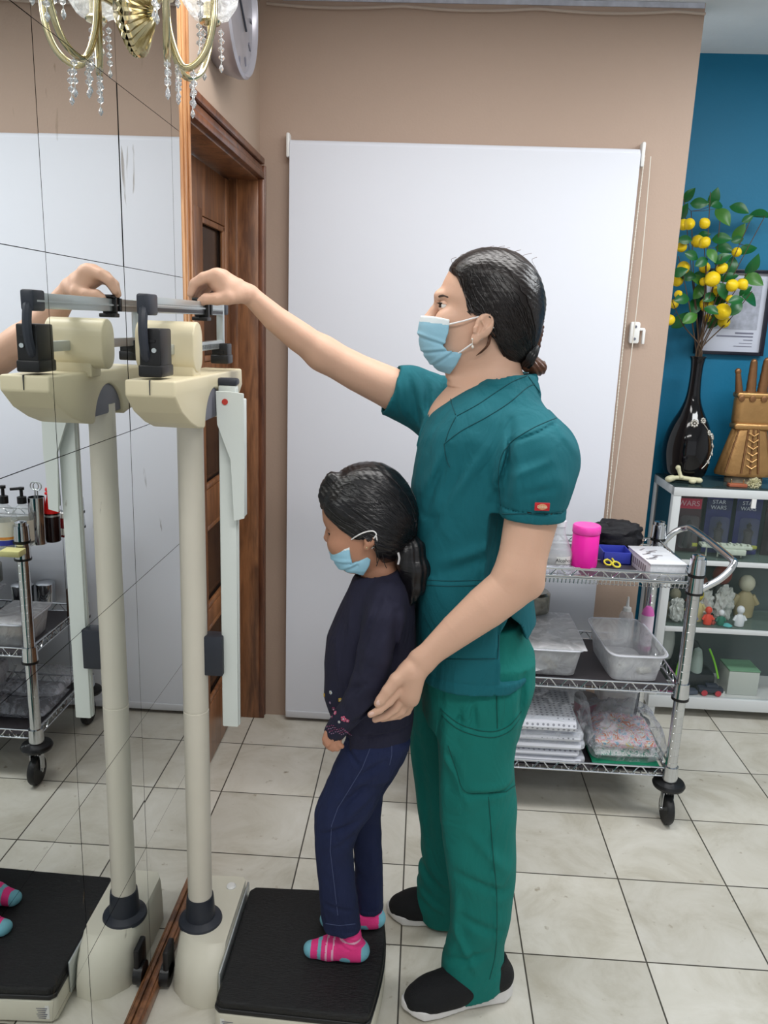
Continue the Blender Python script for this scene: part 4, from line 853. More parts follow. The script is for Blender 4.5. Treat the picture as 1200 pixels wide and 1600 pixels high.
leaves = [(1078, 305, 1.2, 60, 0), (1093, 318, 1.3, 0, 0), (1115, 308, 1.4, 75, 0), (1120, 322, 1.1, 5, 0), (1129, 340, 1.7, -50, 1), (1155, 328, 1.5, -20, 0), (1188, 338, 1.6, -8, 0), (1168, 342, .9, 30, 0), (1154, 362, 1.4, 60, 1), (1152, 375, 1.0, 15, 0), (1132, 390, 1.4, -15, 0), (1168, 392, 1.5, 20, 0), (1128, 374, 1.4, 0, 0), (1112, 400, 1.2, -60, 1), (1130, 405, 1.3, 30, 0), (1142, 415, 1.5, 80, 0), (1175, 412, 1.6, 70, 0), (1100, 368, 1.0, 10, 0), (1095, 432, 1.2, -10, 0), (1088, 440, 1.4, -30, 1), (1116, 432, 1.6, 20, 0), (1090, 455, 1.5, 60, 1), (1085, 478, 1.6, 70, 0), (1128, 455, 1.4, -60, 0), (1170, 470, 1.8, -25, 0), (1149, 480, 1.5, 60, 0), (1178, 438, 1.6, -30, 1), (1165, 455, 1.1, 40, 0), (1075, 432, 1.3, 0, 0), (1062, 425, 1.2, 20, 0), (1065, 468, 1.4, 10, 0), (1062, 500, 1.6, 50, 0), (1078, 498, 1.4, 30, 1), (1070, 375, 1.1, 0, 0), (1108, 465, 1.2, 30, 0), (1117, 500, 1.5, 60, 0), (1112, 486, 1.2, -20, 0), (1140, 435, 1.3, 20, 0), (1070, 330, 1.2, 80, 0), (1080, 400, 1.2, -20, 0), (1125, 470, 1.3, 10, 0), (1096, 410, 1.2, 30, 0), (1150, 470, 1.2, 10, 0)]
b0 = None
for k, (px, py, s_, ang, mi) in enumerate(leaves):
    y = LY+rl.uniform(-.08, .08); c = P(px, py, y); L_ = .050*s_; Wd = .30*L_
    a = math.radians(ang); ax = Vector((math.cos(a), rl.uniform(-.5, .5), math.sin(a))).normalized(); nrm = Vector((rl.uniform(-.5, .5), -1, rl.uniform(-.1, .8))); nrm = (nrm-ax*nrm.dot(ax)).normalized(); sd = ax.cross(nrm)
    V = []; F = []
    for i in range(9):
        t_ = i/8; w = Wd*math.sin(PI*t_**.85)**.9 if 0 < t_ < 1 else 0
        for j in (-1, -.5, 0, .5, 1): V.append(c+ax*(t_-.5)*L_+sd*w*j+nrm*(.10*L_*math.sin(PI*t_)-abs(j)*-.0*w+abs(j)*.25*w))
    for i in range(8):
        for j in range(4): F.append((i*5+j, i*5+j+1, i*5+5+j+1, i*5+5+j))
    b = MB(); b.add(V, F, 0, True); b.add([v-nrm*.0006 for v in V], [f[::-1] for f in F], 0, True); b.build('leaf', Ml[mi], lb_)
    if k % 2 == 0:
        base = c-ax*.5*L_; near = min(stem_pts, key=lambda q: (q-base).length); b = MB(); b.tube([base, base.lerp(near, .5)+Vector((0, 0, -.003)), near], .0009, 5); b.build('leaf_stalk', Mst, lb_)
# framed print on the teal wall
fr = thing('framed_print', (1.18, 3.25, 1.43), 'black-framed grey pencil-like print on the teal wall behind the lemon branches', 'picture')
b = MB(); x0, x1, z0, z1 = 1.068, 1.305, 1.433, 1.728
b.bb(x0, x1, 3.252, 3.259, z0, z1); b.build('print_sheet', mat('grey_white_paper', (206, 210, 224), .25), fr)
b = MB()
for a_ in ((x0-.013, x0, z0-.013, z1+.013), (x1, x1+.013, z0-.013, z1+.013), (x0, x1, z0-.013, z0), (x0, x1, z1, z1+.013)): b.bb(a_[0], a_[1], 3.235, 3.26, a_[2], a_[3], .001)
b.build('frame', mat('navy_black_frame', (14, 16, 34), .3), fr)
b = MB(); b.bb(x0+.02, x1-.02, 3.2508, 3.2516, z0+.085, z1-.02); b.build('drawn_area', mat('pencil_grey', (172, 176, 190), .6, var=.45, vscale=45), fr)
b = MB()
for k, (w, h) in enumerate(((.07, .006), (.14, .005), (.035, .003), (.05, .002), (.07, .002))): b.bb(x1-.03-w, x1-.03, 3.2506, 3.2514, z0+.068-k*.012, z0+.068-k*.012+h)
b.build('caption_lines', mat('caption_grey', (120, 122, 140), .6), fr)
# generic bronze armoured glove ornament
gv = thing('bronze_glove_ornament', (1.235, 3.12, KT), 'antique-bronze armoured glove ornament standing fingers-up beside the black vase', 'ornament')
Mbr = mat('antique_bronze', (176, 136, 88), .38, metal=.75, var=.35, vscale=14, bump=.4, bscale=70)
Mbr2 = mat('dark_bronze', (136, 98, 66), .4, metal=.75, var=.3, vscale=20, bump=.4, bscale=70)
g0 = Vector((1.235, 3.12, KT))
b = MB(); n = 40; V = []; F = []
pr = [(.085, .02), (.088, .028), (.074, .075), (.062, .12), (.052, .155), (.048, .16)]
for r, z in pr:
    for k in range(n): a = 2*PI*k/n; rr = r*(1+.03*math.cos(8*a)); V.append((g0.x+rr*math.cos(a)*.98, g0.y+rr*math.sin(a)*.62, g0.z+z))
for q in range(len(pr)-1):
    for k in range(n): F.append((q*n+k, q*n+(k+1) % n, (q+1)*n+(k+1) % n, (q+1)*n+k))
F.append(tuple(range(n))[::-1]); b.add(V, F, 0, True); b.build('flared_cuff', Mbr, gv)
b = MB(); b.lathe([(.055, .0), (.055, .012), (.045, .022)], g0, 30, sy=.7); b.build('plinth', mat('speckled_stone', (140, 128, 112), .6, var=.4, vscale=90), gv)
b = MB(); b.box(g0+Vector((.002, 0, .205)), (.118, .056, .105), .026, seg=5); b.box(g0+Vector((.002, -.004, .160)), (.116, .064, .020), .009, seg=3); b.box(g0+Vector((.002, -.003, .247)), (.120, .058, .016), .008, seg=3); b.build('palm', Mbr, gv)
for k, (dx, h, ln) in enumerate(((-.046, .245, .066), (-.015, .25, .088), (.017, .25, .093), (.047, .248, .080))):
    b = MB(); lean = (-.014, -.004, .0, .010)[k]
    for i in range(4):
        t0, t1 = i/4, (i+1)/4; r = (.0115, .0145, .0148, .0140)[k]-.0012*i; b.cyl(g0+Vector((dx+lean*t0, -.004-.006*t0, h+ln*t0)), g0+Vector((dx+lean*t1, -.004-.006*t1, h+ln*t1)), r*1.06, 18, r2=r*.90)
    b.sphere(g0+Vector((dx+lean, -.010, h+ln)), .0092, 0, 14); b.build('armoured_finger', Mbr2, gv)
b = MB(); b.tube(smoothpts([g0+Vector((.046, -.01, .18)), g0+Vector((.066, -.02, .21)), g0+Vector((.07, -.026, .25))], 5), .0105, 12); b.build('armoured_thumb', Mbr2, gv)
for k in (-3, -1, 0, 1, 3): 
    b = MB(); a = -PI/2+k*.28; b.tube([g0+Vector((.050*math.cos(a), .034*math.sin(a), .155)), g0+Vector((.088*math.cos(a), .056*math.sin(a), .03))], .0028, 6); b.build('cuff_rib', Mbr2, gv)
gv.scale = (1.32, 1.0, 1.36); gv.location.x = 1.262
for k in range(6):
    b = MB(); zc = .045+.018*k; yy_ = -.060+.0055*k*.62; b.tube([g0+Vector((-.014, yy_+.004, zc+.008)), g0+Vector((0, yy_-.003, zc)), g0+Vector((.014, yy_+.004, zc+.008))], .0026, 6); b.build('cuff_chevron', Mbr, gv)
for dx in (-.045, -.014, .018, .048):
    b = MB(); b.lathe([(.0088, 0), (.0088, .003), (.005, .005)], g0+Vector((dx, -.030, .238)), 16, axis=(0, -1, 0)); b.build('knuckle_rivet', Mbr2, gv)
# animal bone ornament, plaque, crystal cluster
def bone():
    b = MB(); c = P(1070, 738, 3.03); c.z = KT
    b.tube(smoothpts([c+Vector((-.055, 0, .016)), c+Vector((-.02, .004, .02)), c+Vector((.02, 0, .018)), c+Vector((.055, -.004, .014))], 6), [.012]*4+[.0085]*10+[.010]*5, 12)
    b.tube(smoothpts([c+Vector((-.01, 0, .02)), c+Vector((-.018, .004, .04)), c+Vector((-.024, .006, .058))], 6), [.010]*3+[.007]*6+[.008]*4, 12)
    b.sphere(c+Vector((-.055, 0, .014)), (.016, .014, .012)); b.sphere(c+Vector((.055, -.004, .014)), (.014, .012, .011)); b.sphere(c+Vector((-.025, .006, .058)), (.010, .009, .010)); b.sphere(c+Vector((.03, -.008, .010)), (.014, .012, .0095))
    return b
tag(bone().build('bone_ornament', mat('ivory_bone', (214, 210, 176), .45, bump=.3, bscale=60)), 'pale ivory bone ornament lying in front of the black vase on the cabinet', 'ornament')
pq = thing('desk_plaque', (1.2, 3.01, KT), 'reddish wooden desk plaque base with brass posts in front of the bronze glove', 'plaque')
b = MB(); b.bb(1.165, 1.232, 2.995, 3.025, KT, KT+.012, .002); b.build('wood_base', mat('red_wood', (168, 96, 70), .35), pq)
for x in (1.175, 1.222): b = MB(); b.lathe([(.003, .012), (.003, .022), (.0045, .025), (.001, .029)], (x, 3.01, KT), 12); b.build('brass_post', M_brass, pq)
o = blob('crystal_cluster', (1.262, 3.01, KT+.015), (.018, .014, .016), mat('yellow_quartz', (190, 186, 150), .15, var=.4, vscale=120), None, .9, 6, 2)
tag(o, 'small yellowish crystal cluster on the cabinet right of the desk plaque', 'crystal')

# ------------------------------------------------------------------ modelling of bodies and clothes (distance fields turned into one mesh each)
class Field:
    def __init__(s, lo, hi, h):
        s.h = h; s.lo = np.array(lo, float); s.n = [int((hi[i]-lo[i])/h)+2 for i in range(3)]
        s.ax = [(lo[i]+h*np.arange(s.n[i])).astype(np.float32) for i in range(3)]
        s.D = np.full(s.n, .2, np.float32)
    def sl(s, lo, hi):
        r = []
        for i in range(3):
            a = int(np.clip(math.floor((lo[i]-s.lo[i])/s.h), 0, s.n[i])); b = int(np.clip(math.ceil((hi[i]-s.lo[i])/s.h)+1, 0, s.n[i])); r.append(slice(a, b))
        return tuple(r)
    def grid(s, S): return s.ax[0][S[0]][:, None, None], s.ax[1][S[1]][None, :, None], s.ax[2][S[2]][None, None, :]
    def app(s, fn, lo, hi, k=0, op='u'):
        pad = k+3*s.h+.01; S = s.sl([v-pad for v in lo], [v+pad for v in hi])
        if any(q.stop <= q.start for q in S): return s
        X, Y, Z = s.grid(S); d = fn(X, Y, Z).astype(np.float32); A = s.D[S]
        if op == 'u':
            if k > 0: hh = np.maximum(k-np.abs(A-d), 0)/k; s.D[S] = np.minimum(A, d)-hh*hh*k*.25
            else: s.D[S] = np.minimum(A, d)
        else:
            d = -d
            if k > 0: hh = np.maximum(k-np.abs(A-d), 0)/k; s.D[S] = np.maximum(A, d)+hh*hh*k*.25
            else: s.D[S] = np.maximum(A, d)
        return s
    def cone(s, a, b, ra, rb, k=0, op='u', flat=None, ff=1):
        a = np.array(a, float); b = np.array(b, float); ab = b-a; L2 = max(ab@ab, 1e-9); R1 = max(ra, rb)
        if flat is not None: fl_ = np.array(flat, float); fl_ /= np.linalg.norm(fl_)
        def fn(X, Y, Z):
            px, py, pz = X-a[0], Y-a[1], Z-a[2]; t = np.clip((px*ab[0]+py*ab[1]+pz*ab[2])/L2, 0, 1)
            dx, dy, dz = px-t*ab[0], py-t*ab[1], pz-t*ab[2]
            q = dx*dx+dy*dy+dz*dz
            if flat is not None: c = dx*fl_[0]+dy*fl_[1]+dz*fl_[2]; q = q+c*c*(1/ff**2-1); 
            d = np.sqrt(np.maximum(q, 1e-12))-(ra+t*(rb-ra))
            return d*(ff if flat is not None and ff < 1 else 1)
        return s.app(fn, np.minimum(a, b)-R1, np.maximum(a, b)+R1, k, op)
    def chain(s, pts, k=0, op='u', flat=None, ff=1, kj=0):
        for i in range(len(pts)-1): s.cone(pts[i][0], pts[i+1][0], pts[i][1], pts[i+1][1], k if i == 0 else kj, op, flat, ff)
        return s
    def ell(s, c, r, k=0, op='u', ry=0, rx=0, rz=0):
        c = np.array(c, float); Rm = np.array((Matrix.Rotation(rz, 3, 'Z') @ Matrix.Rotation(ry, 3, 'Y') @ Matrix.Rotation(rx, 3, 'X')).transposed())
        def fn(X, Y, Z):
            x, y, z = X-c[0], Y-c[1], Z-c[2]; q = [Rm[i][0]*x+Rm[i][1]*y+Rm[i][2]*z for i in range(3)]
            k0 = np.sqrt(sum((q[i]/r[i])**2 for i in range(3)))+1e-6; k1 = np.sqrt(sum((q[i]/r[i]**2)**2 for i in range(3)))+1e-6
            return k0*(k0-1)/k1
        m_ = max(r); return s.app(fn, c-m_, c+m_, k, op)
    def loft(s, rows, k=0, n=2.2, op='u', sm=7, cap=True):
        rows = sorted(rows); R_ = np.array(rows, float); z0, z1 = R_[0, 0], R_[-1, 0]; zz = np.linspace(z0, z1, 240)
        T = [np.interp(zz, R_[:, 0], R_[:, i]) for i in range(1, 5)]
        w = max(3, int(sm)); K = np.ones(w)/w
        T = [np.convolve(np.pad(t, w//2, mode='edge'), K, 'valid')[:240] for t in T]
        def fn(X, Y, Z):
            z = Z[0, 0]; xf, xb, yn, yf = [np.interp(z, zz, t)[None, None, :] for t in T]
            cx, a, cy_, b = (xf+xb)/2, (xb-xf)/2, (yn+yf)/2, (yf-yn)/2
            dx, dy = X-cx, Y-cy_; r = np.sqrt(dx*dx+dy*dy)+1e-5; q = ((np.abs(dx)/a)**n+(np.abs(dy)/b)**n)**(1/n)+1e-5
            d = r*(1-1/q); d = np.where(q < .3, -np.minimum(a, b)*(1-q), d)
            return np.maximum(d, np.maximum(z0-Z, Z-z1)) if cap else d
        return s.app(fn, (R_[:, 1].min(), R_[:, 3].min(), z0), (R_[:, 2].max(), R_[:, 4].max(), z1), k, op)
    def poly2(s, pts, ax=(0, 2)):
        """signed distance to a polygon in a coordinate plane, as an array broadcastable over the grid"""
        A = s.ax[ax[0]].astype(float); B = s.ax[ax[1]].astype(float); U, V = np.meshgrid(A, B, indexing='ij'); d = np.full(U.shape, 1e9); ins = np.zeros(U.shape, bool)
        n = len(pts)
        for i in range(n):
            a = np.array(pts[i], float); b = np.array(pts[(i+1) % n], float); e = b-a; w0, w1 = U-a[0], V-a[1]; t = np.clip((w0*e[0]+w1*e[1])/max(e@e, 1e-12), 0, 1)
            d = np.minimum(d, (w0-e[0]*t)**2+(w1-e[1]*t)**2)
            c = (a[1] > V) != (b[1] > V); xi = a[0]+(V-a[1])*(b[0]-a[0])/(b[1]-a[1]+1e-12); ins ^= c & (U < xi)
        d = np.sqrt(d); d[ins] *= -1
        sh = [1, 1, 1]; sh[ax[0]] = len(A); sh[ax[1]] = len(B)
        return (d if ax[0] < ax[1] else d.T).reshape(sh).astype(np.float32)
    def G(s): return s.grid((slice(None),)*3)
    def mesh(s):
        F = s.D; h = s.h; S = F < 0; nx, ny, nz = F.shape
        c = S[:-1, :-1, :-1]; cnt = np.zeros(c.shape, np.int8)
        for i in (0, 1):
            for j in (0, 1):
                for k in (0, 1): cnt += S[i:nx-1+i, j:ny-1+j, k:nz-1+k]
        I, J, K = np.nonzero((cnt > 0) & (cnt < 8)); idx = np.full(c.shape, -1, np.int32); idx[I, J, K] = np.arange(len(I))
        pos = np.zeros((len(I), 3)); num = np.zeros(len(I))
        for d in range(3):
            o = [q for q in range(3) if q != d]
            for u in (0, 1):
                for v in (0, 1):
                    off = [0, 0, 0]; off[o[0]] = u; off[o[1]] = v; off2 = list(off); off2[d] = 1
                    a = F[I+off[0], J+off[1], K+off[2]]; b = F[I+off2[0], J+off2[1], K+off2[2]]; m_ = (a < 0) != (b < 0); t = a/(a-b+1e-12)
                    for q in range(3): pos[:, q] += np.where(m_, (t if q == d else off[q]), 0)
                    num += m_
        V = (pos/num[:, None]+np.stack([I, J, K], 1))*h+s.lo
        Q = []
        for d in range(3):
            o = [(1, 2), (2, 0), (0, 1)][d]; sa = [slice(None)]*3; sb = [slice(None)]*3; sa[d] = slice(0, -1); sb[d] = slice(1, None)
            for q in o: sa[q] = slice(1, -1); sb[q] = slice(1, -1)
            A, B = S[tuple(sa)], S[tuple(sb)]
            for flip, M_ in ((False, A & ~B), (True, B & ~A)):
                ijk = np.array(np.nonzero(M_)).T
                for q in o: ijk[:, q] += 1
                def cell(u, v):
                    c_ = ijk.copy(); c_[:, o[0]] -= u; c_[:, o[1]] -= v; return idx[c_[:, 0], c_[:, 1], c_[:, 2]]
                qd = np.stack([cell(1, 1), cell(0, 1), cell(0, 0), cell(1, 0)], 1)
                if flip: qd = qd[:, ::-1]
                Q.append(qd)
        Q = np.concatenate(Q); return V, Q[(Q >= 0).all(1)]
def relax(V, Q, it=1, lam=.5):
    for _ in range(it):
        A = np.zeros_like(V); c = np.zeros(len(V))
        for i in range(4):
            for j in ((i+1) % 4, (i-1) % 4): np.add.at(A, Q[:, i], V[Q[:, j]]); np.add.at(c, Q[:, i], 1)
        V = V*(1-lam)+lam*A/np.maximum(c, 1)[:, None]
    return V
def fmesh(name, fields, mats, parent, it=1, pick=None):
    VV = []; QQ = []; o = 0
    for f in fields:
        V, Q = f.mesh(); V = relax(V, Q, it); VV.append(V); QQ.append(Q+o); o += len(V)
    V = np.concatenate(VV); Q = np.concatenate(QQ); mi = None
    if pick is not None: C = V[Q].mean(1); mi = pick(C)
    return link(name, V, Q, mats, parent, True, mi)
def snoise(X, Y, Z, f, seed):
    r = np.random.RandomState(seed); o = 0
    for i in range(5):
        w = r.normal(size=3); w = w/np.linalg.norm(w)*f*(.6+.9*r.rand()); o = o+np.sin(X*w[0]+Y*w[1]+Z*w[2]+r.rand()*6.28+1.3*np.sin((X*w[1]-Y*w[2]+Z*w[0])*.6))
    return o/5
def folds(f, fns, ysplit=1.64):
    """cloth folds: list of (point a, point b, width, depth): grooves and ridges running from a to b"""
    X, Y, Z = f.G()
    for a, b, w, dp in fns:
        a = np.array(a); b = np.array(b); lo = np.minimum(a, b)-3*w; hi = np.maximum(a, b)+3*w; side = a[1] < ysplit; lo[1], hi[1] = (-9, ysplit) if side else (ysplit, 9); S = f.sl(lo, hi)
        x, y, z = f.grid(S); ab = b-a; L2 = ab[0]**2+ab[2]**2; t = np.clip(((x-a[0])*ab[0]+(z-a[2])*ab[2])/L2, 0, 1)
        d2 = (x-a[0]-t*ab[0])**2+(z-a[2]-t*ab[2])**2+0*y
        fade = np.clip(np.abs(y-ysplit)/.02, 0, 1)
        f.D[S] += (fade*1.9*dp*(np.exp(-d2/(w*w))-.45*np.exp(-d2/(6*w*w)))*np.sin(np.pi*np.clip(t, .04, .96))**.5).astype(np.float32)
def emboss(f, pts, amt, cond, soft=.004):
    d = f.poly2(pts); X, Y, Z = f.G(); m_ = 1/(1+np.exp(np.clip(d/soft, -30, 30)))
    f.D -= (amt*m_*cond(X, Y, Z)).astype(np.float32)
def XZ(px, py, y): p = P(px, py, y); return (p.x, p.z)
def T(px, py, y): return tuple(P(px, py, y))
def rows(tab, ym): return [(P(f_, py, ym).z, P(f_, py, ym).x, P(b_, py, ym).x, yn, yf) for py, f_, b_, yn, yf in tab]

# skin and cloth materials
M_skin = mat('fair_skin', (214, 172, 148), .5, sss=.08, var=.05, vscale=14, bump=.08, bscale=160)
M_skin2 = mat('brown_skin', (182, 132, 106), .5, sss=.1, var=.05, vscale=14, bump=.08, bscale=160)
def hair_mat(name, c1, c2):
    m = mat(name, c1, .30, bump=.0, spec=.5); nt = m.node_tree; N = nt.nodes; L = nt.links; b = N['Principled BSDF']
    tc = N.new('ShaderNodeTexCoord'); n = N.new('ShaderNodeTexNoise'); n.inputs['Scale'].default_value = 70; n.inputs['Detail'].default_value = 6; mp = N.new('ShaderNodeMapping'); mp.inputs['Rotation'].default_value = (0, -.75, 0); mp.inputs['Scale'].default_value = (.10, 2.2, 2.2)
    L.new(tc.outputs['Object'], mp.inputs[0]); L.new(mp.outputs[0], n.inputs[0])
    mx = N.new('ShaderNodeMix'); mx.data_type = 'RGBA'; mx.inputs[6].default_value = lin(c1); mx.inputs[7].default_value = lin(c2); L.new(n.outputs[0], mx.inputs[0]); L.new(mx.outputs[2], b.inputs['Base Color'])
    bp = N.new('ShaderNodeBump'); bp.inputs['Strength'].default_value = .38; bp.inputs['Distance'].default_value = .004; L.new(n.outputs[0], bp.inputs['Height']); L.new(bp.outputs[0], b.inputs['Normal']); return m
M_hair = hair_mat('dark_brown_hair', (9, 6, 7), (30, 20, 18))
M_hairt = hair_mat('brown_hair_ends', (50, 26, 18), (112, 70, 46))
M_hair2 = hair_mat('black_hair', (8, 8, 10), (26, 24, 28))
def cloth_mat(name, c, rough=.85, var=.08, weave=900, extra=None):
    m = mat(name, c, rough, bump=.25, bscale=weave, var=var, vscale=9); nt = m.node_tree; N = nt.nodes; L = nt.links; b = N['Principled BSDF']
    old = [n for n in N if n.type == 'BUMP'][0]; tc = N.new('ShaderNodeTexCoord'); mp = N.new('ShaderNodeMapping'); mp.inputs['Rotation'].default_value = (.3, .5, .2); mp.inputs['Scale'].default_value = (1.0, 1.0, .45); L.new(tc.outputs['Object'], mp.inputs[0])
    n = N.new('ShaderNodeTexNoise'); n.inputs['Scale'].default_value = 13; n.inputs['Detail'].default_value = 3; n.inputs['Distortion'].default_value = 1.1; L.new(mp.outputs[0], n.inputs[0])
    bp = N.new('ShaderNodeBump'); bp.inputs['Strength'].default_value = .55; bp.inputs['Distance'].default_value = .022; L.new(n.outputs[0], bp.inputs['Height']); L.new(old.outputs[0], bp.inputs['Normal']); L.new(bp.outputs[0], b.inputs['Normal']); return m
M_scrub = cloth_mat('teal_scrub_cloth', (2, 95, 106)); M_trou = cloth_mat('green_teal_scrub_cloth', (0, 112, 104))
M_navy = cloth_mat('navy_jersey', (30, 30, 52)); 
M_jean = cloth_mat('blue_denim', (20, 31, 68), var=.3, weave=600)
M_mask = mat('mask_blue', (152, 200, 222), .7, bump=.1, bscale=300); M_maskw = mat('mask_white', (228, 236, 240), .7)


# ================================================================== the adult in teal scrubs
ad = thing('person', (.12, 1.65, 0), 'adult in teal scrubs and a face mask, one arm raised to the scale beam', 'person')
YM = 1.66
# ---- body: head and neck
hf = Field((-.02, 1.52, 1.24), (.30, 1.80, 1.66), .003)
hf.loft(rows([(398, 735, 810, 1.63, 1.69), (406, 716, 825, 1.612, 1.708), (420, 703, 832, 1.600, 1.720), (440, 692.5, 836, 1.592, 1.728), (458, 686, 836, 1.590, 1.730), (466, 684, 835, 1.590, 1.730), (478, 689, 830, 1.591, 1.729), (490, 688, 822, 1.592, 1.728), (505, 684, 812, 1.594, 1.726), (525, 680, 795, 1.598, 1.722), (545, 680, 780, 1.603, 1.717), (562, 683, 765, 1.612, 1.708), (577, 690, 745, 1.625, 1.695), (586, 700, 735, 1.635, 1.685)], YM), k=0, n=2.15, sm=13)
# brow ridge, nose, cheek bones, eye sockets
hf.cone(T(686, 462, 1.635), T(686, 462, 1.685), .010, .010, .014)
hf.chain([(T(685, 474, 1.66), .008), (T(677, 487, 1.66), .009), (T(667, 502, 1.66), .012)], .010, kj=.004)
for y in (1.628, 1.692):
    hf.ell(T(683, 478, y), (.009, .013, .0085), .006, 's')
    hf.ell(T(697, 499, 1.66+(y-1.66)*1.25), (.022, .02, .02), .02)
hf.cone(T(772, 545, 1.66), T(776, 640, 1.66), .050, .060, .03)
hf.cone(T(745, 575, 1.66), T(740, 650, 1.66), .030, .045, .03)
hf.ell((.13, 1.66, 1.30), (.12, .12, .09), .05)
# ears
ears = []
for s_ in (-1, 1):
    ye = 1.66+s_*.078
    c0 = T(752, 514, ye); ef = Field((c0[0]-.035, c0[1]-.022, c0[2]-.04), (c0[0]+.035, c0[1]+.022, c0[2]+.04), .0014)
    ef.ell(T(756, 509, ye), (.0185, .0075, .0255), 0, rz=s_*.30, ry=.35); ef.ell(T(743, 529, ye-s_*.002), (.0095, .006, .0115), .006, ry=.3)
    ef.ell(T(752, 511, ye+s_*.0075), (.0085, .0075, .0165), .002, 's', ry=.35); ef.ell(T(761, 502, ye+s_*.0085), (.009, .006, .014), .003, 's', ry=.45)
    ef.chain([(T(753, 500, ye+s_*.003), .0022), (T(757, 510, ye+s_*.003), .0024), (T(750, 522, ye+s_*.002), .0022)], .003); ef.cone(T(743, 512, ye+s_*.002), T(742, 518, ye+s_*.002), .0042, .0040, .003)
    ears.append(ef)
# ---- near arm and hand
def wp(l): return [(T(px, py, y), r) for px, py, y, r in l]
an = Field((-.14, 1.35, .70), (.34, 1.56, 1.26), .0021)
an.chain(wp([(838, 770, 1.475, .051), (829, 815, 1.467, .0495), (819, 860, 1.455, .046), (812, 893, 1.445, .042)]), 0)
an.chain(wp([(812, 893, 1.445, .042), (795, 920, 1.440, .044), (760, 948, 1.436, .042), (715, 984, 1.430, .034), (680, 1014, 1.425, .0265), (662, 1031, 1.423, .0235)]), .02, flat=(0, 1, 0), ff=.88)
an.ell(T(830, 915, 1.447), (.022, .024, .022), .02)
hd = wp([(655, 1036, 1.423, .0225), (640, 1055, 1.424, .026), (632, 1078, 1.426, .027)])
an.chain(hd, .015, flat=(.35, 1, .1), ff=.62)
an.cone(T(645, 1052, 1.418), T(643, 1092, 1.432), .020, .015, .015)
an.chain(wp([(638, 1046, 1.416, .014), (619, 1062, 1.408, .0135), (606, 1079, 1.402, .0115), (595, 1094, 1.400, .0098), (591, 1099, 1.400, .0085)]), .010, kj=.003)
fing = [[(622, 1077, 1.418, .0118), (608, 1096, 1.408, .0092), (593, 1109, 1.402, .0080), (579, 1116.5, 1.400, .0064)],
        [(630, 1085, 1.430, .0118), (618, 1107, 1.428, .0090), (602, 1119, 1.424, .0078), (586, 1124.5, 1.420, .0062)],
        [(637, 1091, 1.438, .012), (628, 1110, 1.438, .0095), (612, 1119, 1.436, .0082), (597, 1123, 1.434, .0068)],
        [(642, 1096, 1.449, .011), (636, 1111, 1.452, .0086), (624, 1118, 1.452, .0075), (611, 1121, 1.451, .0062)]]
for f in fing: an.chain(wp(f), .0035, kj=.002)
# ---- raised far arm and hand
af = Field((-.52, 1.56, 1.25), (.08, 1.87, 1.66), .0026)
af.chain(wp([(640, 622, 1.80, .05), (605, 604, 1.79, .0455), (560, 583, 1.775, .041), (505, 553, 1.755, .0365)]), 0)
af.chain(wp([(505, 553, 1.755, .0365), (470, 528, 1.735, .036), (430, 498, 1.71, .030), (400, 470, 1.69, .0235), (386, 459, 1.682, .0205)]), .02, flat=(.3, .3, 1), ff=.9)
af.chain(wp([(385, 458, 1.681, .020), (365, 449, 1.668, .0255), (345, 438, 1.660, .0265)]), .012, flat=(.45, -.2, -.9), ff=.66)
af.cone(T(342, 433, 1.640), T(345, 437, 1.684), .0140, .0125, .014); af.ell(T(352, 450, 1.650), (.024, .02, .016), .015)
af.chain(wp([(378, 460, 1.665, .018), (356, 464, 1.640, .0155), (338, 467, 1.632, .0125), (322, 467, 1.630, .0108), (315, 471, 1.632, .0092)]), .010, kj=.003)
for f in [[(338, 429, 1.640, .0125), (318, 434, 1.636, .0110), (304, 443, 1.638, .0100), (298, 459, 1.642, .0078)],
          [(336, 429, 1.653, .0125), (316, 437, 1.650, .0108), (304, 449, 1.652, .0096), (301, 464, 1.655, .0072)],
          [(340, 431, 1.668, .011), (322, 440, 1.666, .0092), (312, 452, 1.667, .0082), (308, 465, 1.668, .0068)],
          [(345, 436, 1.681, .010), (330, 445, 1.681, .0082), (322, 455, 1.681, .0074), (317, 465, 1.680, .0062)]]: af.chain(wp(f), .007, kj=.002)
# ---- body under the clothes
bd = Field((-.02, 1.42, .05), (.32, 1.88, 1.36), .009)
bd.loft([(.84, .08, .19, 1.56, 1.76), (1.0, .04, .20, 1.54, 1.77), (1.2, .04, .24, 1.52, 1.79), (1.30, .07, .24, 1.52, 1.79)], 0)
bd.chain([((.12, 1.60, .86), .04), (T(745, 1250, 1.55), .035), (T(742, 1480, 1.54), .03)], .02); bd.chain([((.11, 1.72, .86), .04), (T(715, 1250, 1.76), .035), (T(700, 1400, 1.77), .028)], .02)
fmesh('body', [hf, an, af, bd]+ears, M_skin, ad, 1)
# finger nails on the near hand and the thumb
M_nail = mat('fingernail', (232, 196, 184), .25)
for (px, py, y), sz, ry in (((592, 1098, 1.3915), (.0065, .0018, .0050), .95), ((580.5, 1115, 1.3945), (.0058, .0016, .0036), .45)):
    b = MB(); b.sphere(T(px, py, y), sz, 0, 14, M=Matrix.Rotation(-ry, 4, 'Y')); b.build('fingernail', M_nail, ad)
